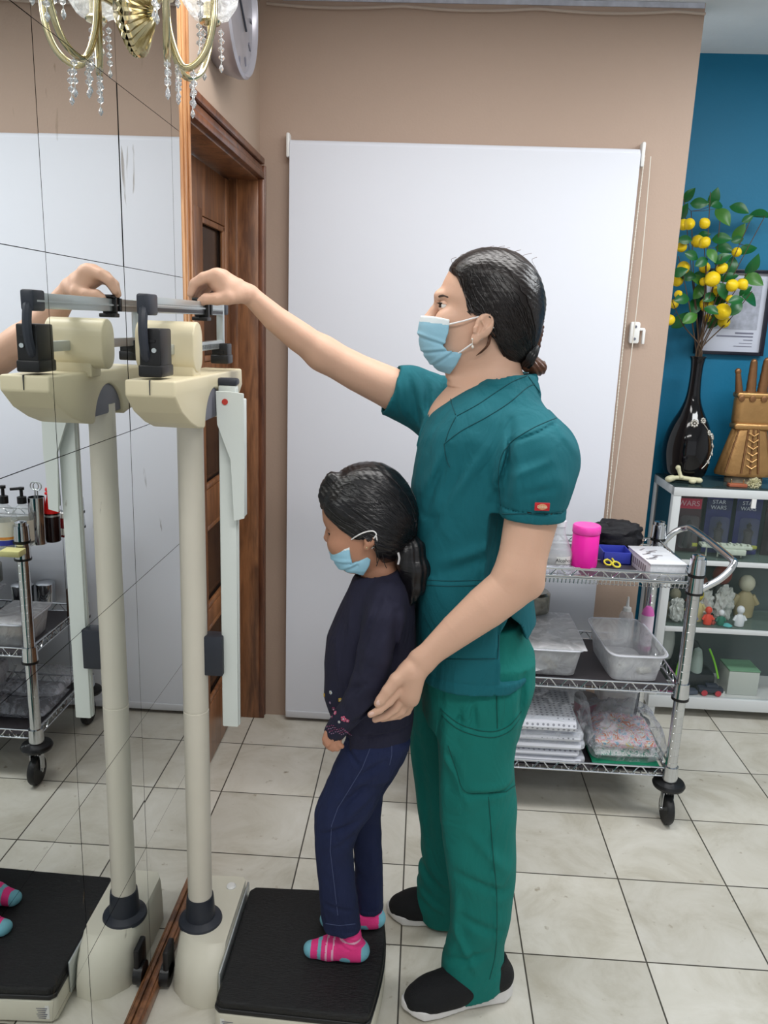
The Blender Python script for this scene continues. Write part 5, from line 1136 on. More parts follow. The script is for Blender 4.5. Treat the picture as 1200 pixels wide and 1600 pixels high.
# ---- face details
Mew = mat('eye_white', (228, 224, 220), .15); Mir = mat('dark_iris', (52, 34, 24), .1); Mlash = mat('lash', (26, 18, 16), .6)
for s_, nm in ((-1, 'near'), (1, 'far')):
    c = Vector(T(694.5, 478.5, 1.66+s_*.031)); b = MB(); b.sphere(c, .0108, 0, 20); b.sphere(c+Vector((-.0062, s_*.003, 0)), (.0056, .0058, .0058), 1, 14); b.build('eye', [Mew, Mir], ad)
    b = MB(); pts = [c+Vector((-.0125*math.cos(a)*.9, s_*.0+.0125*math.sin(a)*.9, .0052)) for a in np.linspace(-1.15, 1.15, 9)]; b.tube(pts, [.0008, .0016, .002, .002, .002, .002, .002, .0016, .0008], 6)
    b.tube([p+Vector((-.004, 0, .0005)) for p in pts[1:-1]], .0007, 5); b.build('eyelashes', Mlash, ad)
    b = MB(); pts = [c+Vector((-.0115, s_*-.012, .014)), c+Vector((-.0125, s_*0, .0175)), c+Vector((-.004, s_*.016, .0195)), c+Vector((.006, s_*.026, .0165))]; b.tube(smoothpts(pts, 5), [.0010]+[.0022]*10+[.0016]*4+[.0006], 6); b.build('eyebrow', mat('brow_hair', (58, 42, 34), .8), ad)
    b = MB(); lid = Field(c-Vector((.02,)*3), c+Vector((.02,)*3), .0012); lid.ell(c, (.0124, .0124, .0124)); X, Y, Z = lid.G(); lid.D = np.maximum(lid.D, .0034-np.abs(Z-c.z+.0002+(X-c.x)*.12)).astype(np.float32); fmesh('eyelid', [lid], M_skin, ad, 1)
# ---- hair
hr = Field((-.0, 1.56, 1.36), (.27, 1.76, 1.67), .003)
hr.ell(T(772, 467, YM), (.094, .082, .098), 0); hr.ell(T(790, 490, YM), (.074, .080, .094), .03); hr.ell(T(797, 525, YM), (.050, .060, .055), .03)
hr.ell(T(745, 430, YM), (.055, .072, .040), .03)
polyh = [XZ(*q, 1.66) for q in [(690, 370), (697, 421), (712, 436), (722, 462), (729, 490), (750, 494), (766, 500), (772, 515), (770, 530), (781, 552), (797, 572), (860, 585), (900, 500), (880, 370)]]
dpl = hr.poly2(polyh); X, Y, Z = hr.G()
hh = np.maximum(.006-np.abs(hr.D-dpl*-1*-1), 0)/.006; hr.D = np.maximum(hr.D, dpl)+hh*hh*.006*.25
# combed-back strands
U = (X-P(705, 420, 1.66).x); Wv = (Z-1.55)
hr.D += (.0006*np.sin(Wv*620+U*430+3*snoise(X, Y, Z, 40, 3))+.0007*snoise(X, Y, Z, 90, 4)+.0010*snoise(X*.3+Z*.3, Y*1.5, Z*1.2+X*.8, 110, 5)).astype(np.float32)
hr.chain(wp([(815, 545, 1.66, .026), (824, 553, 1.66, .022)]), .01)
hro = fmesh('hair', [hr], M_hair, ad, 1)
def strands(ob, root, C, starts, anchor, m, r=.0009, seed=1, lift=.0006, end=.9):
    bpy.context.view_layer.update(); rr = random.Random(seed); b = MB(); C = Vector(C); A = Vector(anchor)-C
    for S_ in starts:
        S0 = Vector(S_)-C; pts = []; e_ = end*rr.uniform(.75, 1.0); b0 = rr.uniform(0, .25)
        for i in range(12):
            t_ = b0+(e_-b0)*i/11; d = S0.normalized().slerp(A.normalized(), t_) if S0.angle(A) < 3.1 else S0
            q = C+d*(S0.length*(1-t_)+A.length*t_+.02); ok, loc, nrm, ix = ob.closest_point_on_mesh(q-ORG[root])
            if ok: pts.append(loc+ORG[root]+nrm*(lift+rr.uniform(-.0003, .0003)))
        if len(pts) > 4:
            n_ = len(pts); b.tube(smoothpts(pts, 2), [r*(.35+.65*min(1, 4*min(i, 2*n_-2-i)/(2*n_))) for i in range(2*n_-1)], 5)
    o = b.build('hair_strands', m, ob); o['kind'] = 'stuff'; return o
_st = []; _r = random.Random(8)
for s_ in (-1, 1):
    for i in range(150):
        u = _r.random(); q = [(703, 418), (712, 432), (722, 455), (731, 486), (748, 492), (766, 498)]; k = u*(len(q)-1); j = min(int(k), len(q)-2); f_ = k-j
        px, py = q[j][0]*(1-f_)+q[j+1][0]*f_, q[j][1]*(1-f_)+q[j+1][1]*f_; _st.append(T(px+_r.uniform(0, 50), py-_r.uniform(0, 30), 1.66+s_*_r.uniform(.02, .085)))
strands(hro, ad, T(780, 478, 1.66), _st, T(824, 552, 1.66), M_hair)
bn = Field((.16, 1.60, 1.36), (.29, 1.72, 1.54), .0025)
bn.ell(T(831, 570, 1.66), (.026, .026, .018), 0, ry=.35); bn.ell(T(843, 575, 1.66), (.014, .02, .014), .01)
bn.chain(wp([(832, 540, 1.655, .016), (840, 515, 1.653, .010), (847, 503, 1.652, .004)]), .008); bn.chain(wp([(835, 535, 1.665, .012), (846, 512, 1.668, .006)]), .008)
X, Y, Z = bn.G(); bn.D += (.0014*np.sin((X*.7+Z*.7)*700+Y*200)+.0016*snoise(X, Y, Z, 200, 6)).astype(np.float32)
fmesh('hair_bun', [bn], M_hairt, ad, 1)
b = MB(); c = Vector(T(828, 553, 1.655))
for k in range(3): b.tube([c+Vector((.004*k-.004, 0, 0))+Vector((.016*math.cos(a)*.5+.0*k, .028*math.sin(a), .020*math.cos(a)-.003*k+.002*math.sin(a*7))) for a in [2*PI*i/22 for i in range(22)]], .0066, 8, closed=True)
b.build('hair_tie', mat('black_satin', (14, 14, 17), .35), ad)
b = MB()
for q in range(4): b.tube(smoothpts([T(767-q, 524, 1.588+.002*q), T(763-q, 540, 1.590), T(750-q*2, 553+q, 1.598)], 6), [.0016]*6+[.0010]*6+[.0004], 5)
for q in range(10): 
    x0, y0 = 705+q*14, 412-18*math.sin(q/9*PI); b.tube(smoothpts([T(x0+6, y0+6, 1.66), T(x0, y0-6, 1.655), T(x0+8+q % 3*3, y0-10, 1.65)], 4), .0004, 4)
b.build('loose_hair', M_hairt, ad)
# ---- mask
def face_mask(parent, ym, outer, half, piv, rad, kw, top_px, strip, pleats, n=2.2, h=.0022):
    zs_ = [P(q[0], q[1], ym) for q in outer]; lo = (min(p.x for p in zs_)-.01, ym-half-.02, min(p.z for p in zs_)-.01); hi = (max(p.x for p in zs_)+.01, ym+half+.02, max(p.z for p in zs_)+.01)
    f = Field(lo, hi, h); f.loft(rows(rad, ym), n=n, sm=9); d = f.poly2([XZ(q[0], q[1], ym) for q in outer]); f.D = np.maximum(f.D, d)
    X, Y, Z = f.G()
    for a, b_ in pleats:
        A_ = P(a[0], a[1], ym); B_ = P(b_[0], b_[1], ym); ex, ez = B_.x-A_.x, B_.z-A_.z; L_ = math.hypot(ex, ez); s_ = ((X-A_.x)*-ez+(Z-A_.z)*ex)/L_*(1 if ex > 0 else -1)
        t_ = ((X-A_.x)*ex+(Z-A_.z)*ez)/L_/L_
        f.D += np.where((t_ > -.5) & (t_ < 1.05), .0026*np.clip(1-np.abs(s_+.0025)/.004, 0, 1)-.0022*np.clip(1-np.abs(s_-.003)/.005, 0, 1), 0).astype(np.float32)
    A_, B_ = P(*strip[0], ym), P(*strip[1], ym)
    def pick(C): return (C[:, 2] > A_.z+(C[:, 0]-A_.x)*(B_.z-A_.z)/(B_.x-A_.x)).astype(int)
    return fmesh('face_mask', [f], [M_mask, M_maskw], parent, 1, pick)
mo = face_mask(ad, 1.66, [(657, 493), (680, 495), (701.5, 499.5), (699, 520), (693, 536), (693, 544), (703, 547.5), (720.5, 550), (712, 568), (702, 583.5), (684, 579), (665, 562), (655, 540), (652.5, 516)], .07,
          None, [(485, 662, 760, 1.594, 1.726), (494, 657, 760, 1.592, 1.728), (508, 653.5, 760, 1.5905, 1.7295), (520, 652.5, 760, 1.591, 1.729), (540, 655, 760, 1.595, 1.725), (555, 661, 758, 1.600, 1.720), (570, 673, 752, 1.609, 1.711), (580, 685, 745, 1.620, 1.700), (590, 700, 735, 1.634, 1.686)], 0, None, ((655, 502), (702, 508)),
          [((655, 524), (695, 537)), ((660, 549), (700, 545)), ((672, 571), (704, 549))])
Mloop = mat('white_elastic', (240, 238, 238), .7)
for s_ in (-1, 1):
    yy = lambda o: 1.66+s_*o
    b = MB(); b.tube(smoothpts([T(700, 507, yy(.0655)), T(722, 502, yy(.0725)), T(740, 497, yy(.0735)), T(756, 494, yy(.072)), T(770, 500, yy(.066))], 6), .0016, 6); b.tube(smoothpts([T(716, 552, yy(.060)), T(728, 544, yy(.068)), T(738, 537, yy(.073)), T(748, 532, yy(.072)), T(760, 524, yy(.066)), T(770, 510, yy(.064))], 6), .0016, 6); b.build('ear_loop', Mloop, mo)
b = MB(); b.sphere(T(738, 530, 1.580), .0022, 0, 10); b.tube([T(738, 532, 1.580), T(738.5, 540, 1.580)], .0006, 5); b.sphere(T(738.5, 542, 1.580), (.0026, .0022, .0034), 0, 10); b.build('drop_earring', mat('pearl', (232, 224, 214), .2), ad)
for px, py in ((771, 512), (743, 533), (748, 532)):
    b = MB(); b.sphere(T(px, py, 1.583), .0018, 0, 10); b.build('ear_stud', M_alu, ad)

# ---- scrub top
st = Field((-.10, 1.38, .75), (.37, 1.91, 1.45), .0038)
st.loft([(.775, .008, .262, 1.462, 1.838), (.86, .002, .268, 1.466, 1.834), (.93, -.004, .258, 1.474, 1.826), (1.02, -.012, .246, 1.482, 1.818), (1.10, -.016, .25, 1.484, 1.816), (1.17, -.016, .268, 1.482, 1.818), (1.24, -.008, .285, 1.482, 1.818), (1.29, .002, .272, 1.488, 1.812), (1.33, .022, .252, 1.515, 1.79), (1.365, .06, .238, 1.545, 1.76), (1.39, .10, .235, 1.575, 1.735), (1.405, .13, .225, 1.59, 1.72)], n=2.5, sm=9)
# shoulder and near sleeve
st.chain([(T(795, 648, 1.60), .042), (T(830, 690, 1.53), .056), (T(839, 722, 1.497), .068)], .05, kj=.03)
st.chain([(T(839, 722, 1.497), .070), (T(837, 755, 1.475), .067), (T(833, 800, 1.466), .0605)], .03, kj=.01)
st.cone(T(833, 800, 1.466), T(832, 825, 1.465), .0605, .0605, 0)
st.ell(T(860, 705, 1.60), (.045, .10, .060), .05)
# far sleeve towards the raised arm
st.chain([(T(745, 640, 1.72), .055), (T(690, 640, 1.79), .074), (T(640, 618, 1.795), .064), (T(612, 610, 1.79), .059)], .04, kj=.01)
X, Y, Z = st.G()
# cut the near sleeve at the hem, hollow it
zh = P(836, 809, 1.466).z; xs = P(775, 809, 1.466).x
m1 = (Y < 1.535) & (X > xs-.02) & (Z < zh+.006) & (Z > .98)
dn_ = np.sqrt((X-P(836, 800, 1.466).x)**2+(Y-1.466)**2)
lim = np.where((dn_ < .085) & (Z > zh-.14) & (Z < zh+.03), (zh-(X-.2)*.02)-Z, -1).astype(np.float32)
st.D = np.maximum(st.D, lim)
st.cone(T(833, 797, 1.466), T(832, 835, 1.465), .0525, .0535, 0, 's')
# end the far sleeve on a plane across the arm
a_ = np.array(T(609, 607, 1.792)); d_ = np.array(T(560, 583, 1.775))-a_; d_ /= np.linalg.norm(d_)
pl = (X-a_[0])*d_[0]+(Y-a_[1])*d_[1]+(Z-a_[2])*d_[2]
pl = pl-.10*(Z-a_[2])
st.D = np.where(Y > 1.70, np.maximum(st.D, pl.astype(np.float32)), st.D); st.cone(tuple(a_+d_*.03), tuple(a_-d_*.02), .052, .050, 0, 's')
# bottom hem, side slits
st.D = np.maximum(st.D, (.778-.02*np.clip((X-.2)/.06, 0, 1)*-1)-Z).astype(np.float32)
# collar opening
pv = P(712, 650, 1.66); pb = P(826, 584, 1.66)
plane = (pv.z+(X-pv.x)*(pb.z-pv.z)/(pb.x-pv.x))-Z
wd = np.clip((X-pv.x)*.95+.002, 0, .073)*np.sqrt(np.clip((pb.x+.006-X)/.05, 0, 1)); neck_cut = np.maximum(np.abs(Y-1.66)-wd, -np.clip(Z-1.27, -1, .2)+0*X)
vcut = np.maximum(np.abs(Y-1.66)-wd, plane-.0)
st.D = np.maximum(st.D, -np.maximum(vcut, -.5)).astype(np.float32)
# collar band, seams, pocket
band = np.abs(vcut-.011)
dd = np.clip(vcut, -.01, .06)
st.D -= (.0030*(1/(1+np.exp(np.clip((dd-.024)/.0012, -30, 30))))*(Z > 1.25)*(X < .26)).astype(np.float32)
st.D += (.0022*np.exp(-((dd-.026)/.0022)**2)*(Z > 1.25)*(X < .26)).astype(np.float32)
near = lambda X, Y, Z: (Y < 1.62)*1.0
emboss(st, [XZ(*q, 1.48) for q in [(655, 907), (700, 912), (772, 906), (776, 1010), (765, 1028), (655, 1018)]], .0035, near, .0012)
# hem and side seam
st.D += (.0022*np.exp(-((Z-.803)/.0022)**2)).astype(np.float32)
xsm = P(779, 1000, 1.47).x
st.D += (.0025*np.exp(-((X-xsm)/.0022)**2)*(Z < 1.02)*(Y < 1.6)).astype(np.float32)
st.D += (.0022*np.exp(-((Z-(zh+.021))/.002)**2)*(dn_ < .09)).astype(np.float32)
slit = st.poly2([XZ(*q, 1.50) for q in [(781, 1060), (781, 985), (795, 958), (812, 980), (824, 1012), (838, 1000), (870, 1000), (870, 1070)]])
st.D = np.maximum(st.D, -slit*(1.0)).astype(np.float32)
inner = np.where(Z < .90, 1, 0)
# folds
Tn = T
folds(st, [(Tn(800, 720, 1.44), Tn(775, 800, 1.42), .010, .006), (Tn(790, 790, 1.45), Tn(800, 660, 1.47), .007, .006), (Tn(860, 720, 1.42), Tn(800, 745, 1.42), .008, -.004), (Tn(870, 760, 1.42), Tn(815, 775, 1.41), .008, .003),
           (Tn(725, 720, 1.50), Tn(655, 860, 1.52), .012, .005), (Tn(760, 700, 1.49), Tn(690, 800, 1.49), .012, -.005), (Tn(700, 700, 1.52), Tn(665, 800, 1.55), .010, .005), (Tn(780, 870, 1.48), Tn(680, 905, 1.48), .012, .005), (Tn(780, 850, 1.48), Tn(690, 880, 1.48), .010, -.004),
           (Tn(640, 590, 1.74), Tn(655, 660, 1.72), .008, .006), (Tn(665, 590, 1.72), Tn(672, 670, 1.68), .008, .006), (Tn(620, 590, 1.74), Tn(630, 650, 1.74), .007, -.004), (Tn(690, 595, 1.68), Tn(680, 700, 1.60), .009, .005), (Tn(700, 690, 1.55), Tn(660, 760, 1.58), .009, -.004),
           (Tn(850, 640, 1.52), Tn(890, 700, 1.55), .008, -.003), (Tn(790, 960, 1.48), Tn(835, 900, 1.50), .010, .005), (Tn(830, 600, 1.62), Tn(868, 655, 1.55), .0035, .0035), (Tn(868, 655, 1.53), Tn(800, 690, 1.46), .0035, .004), (Tn(800, 690, 1.45), Tn(781, 760, 1.44), .004, .006)])
st.D += (.0034*snoise(X, Y, Z, 34, 8)+.0030*np.clip(np.abs(snoise(X+.4*Z, Y, Z*.6, 46, 18))-.1, 0, .5)+.0008*snoise(X, Y, Z, 90, 9))*(1-.8*np.exp(-((Z-zh)/.03)**2)*(dn_ < .09)).astype(np.float32)
fmesh('scrub_top', [st], M_scrub, ad, 1)
top = bpy.context.scene.objects.get('scrub_top')
bpy.context.view_layer.update()
def seam_on(ob, root, line, m, name='stitched_seam', r=.0011, n=8, off=.0003):
    pts = []; e0 = Vector((0, 0, H))
    for q in smoothpts([(x, y, 0) for x, y in line], n):
        d = (P(q.x, q.y, 1.0)-e0).normalized(); ok, loc, nrm, ix = ob.ray_cast(e0-ORG[root], d)
        if ok: pts.append(loc+ORG[root]+nrm*off)
    # keep only the run that stays on one surface
    run = [pts[0]] if pts else []
    for p in pts[1:]:
        if (p-run[-1]).length < .05: run.append(p)
    if len(run) > 3: b = MB(); b.tube(run, r, 6); return b.build(name, m, ob)
M_sc2 = cloth_mat('teal_thread', (2, 70, 78)); M_tr2 = cloth_mat('green_thread', (0, 80, 74))
for ln in ([(714, 650), (745, 633), (775, 613), (800, 597), (824, 587)], [(694, 694), (720, 674), (760, 652), (795, 630), (822, 607), (835, 600)], [(696, 690), (702, 672), (712, 652)], [(712, 648), (706, 632), (704, 620)], [(825, 588), (850, 622), (872, 652)], [(872, 652), (835, 668), (800, 690), (783, 715), (779, 750), (784, 800)],
           [(664, 906), (700, 908), (740, 907), (770, 905)], [(664, 914), (700, 916), (740, 915), (768, 913)], [(779, 992), (779, 1010), (777, 1030)], [(785, 803), (830, 803), (878, 801)], [(650, 1028), (700, 1030), (774, 1029)], [(611, 580), (616, 610), (628, 655)], [(694, 694), (697, 715), (703, 730)]):
    seam_on(top, ad, ln, M_sc2)
# woven sleeve tag
tg = T(845, 790, 1.40); t0 = Vector((P(846, 790, 1.405).x, 1.396, P(846, 790, 1.405).z))
b = MB(); b.box(t0, (.027, .0022, .0145), .0008, rz=.08); tgo = b.build('woven_label', mat('red_woven', (186, 30, 40), .6), top)
b = MB(); n = 20; b.lathe([(.0085, 0), (.0085, .0010)], t0+Vector((0, -.0012, 0)), 24, axis=(0.08, -1, 0), sx=1, sy=.62); b.build('oval_emblem', mat('tan_thread', (206, 150, 110), .6), tgo)
text('label_lettering', 'Dickies', t0+Vector((0, -.0026, 0)), .0062, mat('cream_thread', (236, 214, 190), .6), tgo, rot=(PI/2, 0, .08))

# ---- trousers
tr = Field((-.04, 1.43, .0), (.31, 1.87, .92), .004)
def leg(rws, ym, k, n=2.3): tr.loft([(P(f_, py, ym).z, P(f_, py, ym).x, P(b_, py, ym).x, yn, yf) for py, f_, b_, yn, yf in rws], k=k, n=n, sm=7)
tr.loft([(.66, .03, .25, 1.50, 1.80), (.74, .022, .262, 1.49, 1.81), (.82, .025, .262, 1.488, 1.812), (.90, .03, .235, 1.50, 1.80)], n=2.5)
leg([(1030, 664, 838, 1.490, 1.66), (1070, 672, 838, 1.480, 1.67), (1120, 679, 818, 1.477, 1.665), (1180, 684, 806, 1.476, 1.65), (1250, 688, 808, 1.477, 1.635), (1310, 691, 809, 1.476, 1.622), (1370, 700, 806, 1.478, 1.612), (1420, 705, 798, 1.480, 1.606), (1460, 701, 789, 1.480, 1.604), (1500, 690, 788, 1.480, 1.605), (1525, 690, 788, 1.480, 1.606), (1542, 698, 784, 1.482, 1.604)], 1.545, .03)
leg([(1030, 660, 800, 1.66, 1.81), (1080, 648, 790, 1.665, 1.815), (1150, 641, 780, 1.685, 1.825), (1210, 647, 772, 1.695, 1.830), (1270, 654, 768, 1.70, 1.832), (1330, 658, 765, 1.705, 1.832), (1380, 652, 752, 1.708, 1.832), (1405, 647, 748, 1.708, 1.832), (1428, 655, 742, 1.71, 1.83)], 1.77, .03)
X, Y, Z = tr.G()
# slanted hems, open at the bottom
hz = np.where(Y < 1.655, P(700, 1536, 1.545).z+(.110-X)*.38*np.clip((.11-X)*20, 0, 1)+np.clip(X-.16, 0, 1)*.30, P(690, 1432, 1.77).z+(.10-X)*.45*np.clip((.10-X)*20, 0, 1))
tr.D = np.maximum(tr.D, (hz-Z)).astype(np.float32)
nearf = lambda X, Y, Z: (Y < 1.60)*1.0
emboss(tr, [XZ(*q, 1.485) for q in [(690, 1112), (712, 1128), (735, 1138), (758, 1143), (778, 1142), (798, 1132), (815, 1112), (806, 1180), (803, 1228), (790, 1237), (726, 1237), (712, 1215), (690, 1190)]], .0060, nearf, .0014)
folds(tr, [(Tn(775, 1035, 1.48), Tn(776, 1140, 1.48), .0035, .004), (Tn(765, 1240, 1.48), Tn(772, 1500, 1.48), .0035, .0035), (Tn(725, 1238, 1.48), Tn(800, 1240, 1.48), .007, .006), (Tn(700, 1180, 1.48), Tn(730, 1245, 1.48), .008, .006), (Tn(735, 1260, 1.48), Tn(700, 1190, 1.48), .010, -.005),
           (Tn(720, 1110, 1.48), Tn(718, 1140, 1.48), .006, .005), (Tn(740, 1100, 1.48), Tn(742, 1140, 1.48), .007, .006), (Tn(820, 1060, 1.50), Tn(812, 1125, 1.50), .008, .008), (Tn(795, 1370, 1.48), Tn(735, 1300, 1.48), .014, -.005), (Tn(790, 1400, 1.48), Tn(720, 1370, 1.48), .012, .006),
           (Tn(712, 1380, 1.49), Tn(712, 1480, 1.49), .012, -.006), (Tn(780, 1460, 1.48), Tn(725, 1440, 1.48), .012, .005), (Tn(700, 1510, 1.49), Tn(760, 1490, 1.48), .010, .006), (Tn(745, 1520, 1.48), Tn(700, 1440, 1.49), .010, -.005), (Tn(700, 1080, 1.48), Tn(690, 1300, 1.49), .014, -.004),
           (Tn(655, 1150, 1.71), Tn(672, 1330, 1.71), .012, .006), (Tn(650, 1350, 1.72), Tn(690, 1390, 1.72), .012, .007), (Tn(650, 1395, 1.72), Tn(690, 1420, 1.72), .010, -.006)])
tr.D += (.0036*snoise(X, Y, Z, 30, 12)+.0040*np.clip(np.abs(snoise(X+.3*Z, Y, Z*.6, 40, 19))-.1, 0, .5)+.0009*snoise(X, Y, Z, 85, 13)).astype(np.float32)
tro = fmesh('scrub_trousers', [tr], M_trou, ad, 1)
bpy.context.view_layer.update()
for ln in ([(688, 1108), (712, 1128), (735, 1138), (758, 1143), (778, 1142), (798, 1132), (814, 1112)], [(690, 1118), (712, 1137), (735, 1147), (758, 1152), (778, 1151), (798, 1141), (811, 1124)], [(700, 1165), (712, 1200), (726, 1236), (760, 1239), (792, 1237)], [(776, 1045), (776, 1090), (777, 1138)], [(763, 1245), (770, 1330), (776, 1400), (775, 1480), (765, 1530)], [(792, 1236), (806, 1226)]):
    seam_on(tro, ad, ln, M_tr2)

# ---- shoes
Mknit = mat('black_knit', (16, 17, 21), .8, bump=.5, bscale=500); Msole = mat('white_foam_sole', (226, 224, 224), .5); Mlace = mat('black_lace', (10, 10, 12), .7)
def shoe(heel, toe, parent, s_):
    heel = Vector(heel); toe = Vector(toe); d = toe-heel; L_ = d.length; d.normalize(); sd = Vector((-d.y, d.x, 0)); sh_ = thing('shoe', heel)
    sh_.parent = parent; sh_.location = heel-ORG[parent]
    W_ = lambda p: p
    def field(lo, hi, h=.003): return Field(lo, hi, h)
    def world(V): return np.array(heel)+V[:, :1]*np.array(d)+V[:, 1:2]*np.array(sd)+V[:, 2:]*np.array((0, 0, 1))
    # upper in local coordinates (x heel to toe, y sideways, z up)
    up_ = field((-.02, -.06, -.0), (L_+.02, .06, .13))
    up_.chain([((.035, 0, .055), .034), ((.09, 0, .052), .035), ((.15, 0.002, .042), .037), ((.20, .004, .034), .035), ((L_-.036, .004, .030), .028)], 0, kj=.03)
    up_.cone((.045, 0, .06), (.055, 0, .10), .034, .036, .02)
    X, Y, Z = up_.G(); up_.D = np.maximum(up_.D, .020-Z+.0*X); up_.cone((.055, 0, .085), (.058, 0, .13), .028, .030, .004, 's'); up_.D = np.maximum(up_.D, Z-.108).astype(np.float32)
    V, Q = up_.mesh(); link('upper', world(relax(V, Q, 1)), Q, Mknit, sh_, True)
    so = field((-.02, -.06, -.005), (L_+.02, .06, .08)); n = 40
    ol = [(.0, 0), (.004, .022), (.025, .034), (.07, .033), (.12, .034), (.18, .044), (.225, .045), (L_-.022, .032), (L_-.004, .012), (L_, 0)]
    ol = ol+[(x, -y*.95) for x, y in ol[1:-1]][::-1]
    dp_ = so.poly2([(x, y) for x, y in ol], (0, 1)); X, Y, Z = so.G()
    topz = np.interp(X[:, 0, 0], [0, .03, .08, .14, .2, L_-.03, L_], [.056, .048, .040, .034, .029, .029, .038])[:, None, None]
    botz = np.interp(X[:, 0, 0], [0, .03, .2, L_-.04, L_], [.008, .0005, .0005, .002, .012])[:, None, None]
    so.D = np.maximum(np.maximum(dp_, Z-topz), botz-Z).astype(np.float32)+.002
    V, Q = so.mesh(); link('sole', world(relax(V, Q, 3)), Q, Msole, sh_, True)
    b = MB()
    for k in range(4):
        x = .115+.022*k; z = .089-.0085*k
        pts = [heel+d*(x+.006*math.sin(a*3))+sd*(.026*math.sin(a))+Vector((0, 0, z-.012*math.sin(a)**2-.002)) for a in np.linspace(-1.2, 1.2, 9)]; b.tube(pts, .0022, 6)
    q = heel+d*.10+Vector((0, 0, .092))
    for sg in (-1, 1): b.tube([q+Vector((.010*math.cos(a), 0, 0))*1+sd*sg*(.014+.012*math.cos(a))+Vector((0, 0, .006*math.sin(a))) for a in [2*PI*i/12 for i in range(12)]], .0016, 6, closed=True)
    b.build('laces', Mlace, sh_)
    return sh_
shoe((.268, 1.552, 0), (.012, 1.475, 0), ad, 0)
shoe((.235, 1.775, 0), (-.036, 1.772, 0), ad, 1)

# ================================================================== the child on the scale
kd = thing('person', (-.10, 1.55, .09), 'small child in navy top, jeans and striped pink socks standing on the scale platform', 'person')
KM = 1.55; PZ = .0905
kh = Field((-.23, 1.44, .92), (.03, 1.66, 1.24), .0028)
kh.loft(rows([(742, 545, 620, 1.51, 1.59), (755, 522, 635, 1.49, 1.61), (775, 508, 640, 1.483, 1.617), (795, 503.5, 640, 1.481, 1.619), (812, 505, 638, 1.481, 1.619), (820, 509, 634, 1.482, 1.618), (832, 514, 628, 1.484, 1.616), (845, 514, 618, 1.487, 1.613), (862, 517, 606, 1.492, 1.608), (876, 524, 590, 1.500, 1.600), (888, 538, 575, 1.515, 1.585)], KM), n=2.15, sm=13)
kh.ell(T(514, 841, KM), (.010, .010, .009), .008); kh.cone(T(512, 828, KM), T(512, 838, KM), .005, .007, .006)
kears = []
for s_ in (-1, 1):
    kh.ell(T(530, 850, KM+s_*.036), (.022, .02, .02), .02); kh.ell(T(515, 832, KM+s_*.026), (.007, .010, .007), .006, 's')
    ye = KM+s_*.075; c0 = T(577, 845, ye); ef = Field((c0[0]-.028, c0[1]-.022, c0[2]-.03), (c0[0]+.028, c0[1]+.022, c0[2]+.03), .0012)
    ef.ell(T(578, 843, ye), (.0125, .0075, .0155), 0, rz=s_*.30, ry=.3); ef.ell(T(573, 855, ye-s_*.002), (.0065, .0055, .007), .004); ef.ell(T(576, 844, ye+s_*.0075), (.0062, .0065, .0105), .002, 's', ry=.3)
    ef.chain([(T(577, 838, ye+s_*.003), .0016), (T(579, 845, ye+s_*.003), .0018), (T(575, 851, ye+s_*.002), .0016)], .002); kears.append(ef)
kh.cone(T(590, 870, KM), T(598, 920, KM), .036, .042, .02); kh.ell(T(597, 935, KM), (.06, .07, .03), .03)
# near arm and fist below the cuff
ka = Field((-.21, 1.40, .62), (-.03, 1.56, .80), .0022)
ka.chain(wp([(545, 1115, 1.458, .022), (525, 1142, 1.462, .0175), (520, 1150, 1.463, .018)]), 0)
ka.cone(T(521, 1152, 1.464), T(519, 1160, 1.465), .0165, .0165, .01, flat=(0, 1, 0), ff=.8)
for i, f in enumerate([[(511, 1150, 1.462), (509, 1160, 1.458), (515, 1167, 1.454)], [(515, 1154, 1.456), (514, 1165, 1.452), (520, 1170, 1.451)], [(521, 1155, 1.453), (522, 1166, 1.450), (527, 1170, 1.450)], [(527, 1155, 1.452), (530, 1163, 1.450), (534, 1166, 1.450)]]):
    ka.chain([(T(*q), .0066-.0004*i) for q in f], .004, kj=.002)
ka.chain([(T(512, 1145, 1.452), .0072), (T(508, 1155, 1.449), .0064), (T(512, 1163, 1.446), .0058)], .004, kj=.002)
kb = Field((-.2, 1.46, .08), (.02, 1.66, .95), .008)
kb.loft([(.62, -.13, -.03, 1.50, 1.60), (.8, -.14, -.03, 1.50, 1.60), (.93, -.12, -.03, 1.49, 1.61)]); kb.chain([((-.08, 1.53, .62), .03), (T(527, 1290, 1.512), .022), (T(535, 1435, 1.512), .018)], .01); kb.chain([((-.08, 1.58, .62), .03), (T(572, 1290, 1.61), .018), (T(578, 1400, 1.618), .015)], .01)
fmesh('body', [kh, ka, kb]+kears, M_skin2, kd, 1)
for s_ in (-1, 1):
    c = Vector(T(522, 832.5, KM+s_*.026)); b = MB(); b.sphere(c, .0098, 0, 18); b.sphere(c+Vector((-.0062, s_*.001, -.002)), (.0046, .005, .005), 1, 12); b.build('eye', [Mew, Mir], kd)
    b = MB(); pts = [c+Vector((-.0108*math.cos(a), .0108*math.sin(a), -.0005)) for a in np.linspace(-1.2, 1.2, 9)]; b.tube(pts, .0015, 6); b.build('eyelashes', Mlash, kd)
    lid = Field(c-Vector((.016,)*3), c+Vector((.016,)*3), .0011); lid.ell(c, (.0112, .0112, .0112)); X, Y, Z = lid.G(); lid.D = np.maximum(lid.D, -(Z-(c.z-.001))).astype(np.float32); fmesh('eyelid', [lid], M_skin2, kd, 1)
    b = MB(); b.tube(smoothpts([c+Vector((-.011, s_*-.010, .013)), c+Vector((-.0115, 0, .0155)), c+Vector((-.004, s_*.014, .0165))], 5), .0014, 6); b.build('eyebrow', mat('brow_hair2', (36, 26, 24), .8), kd)
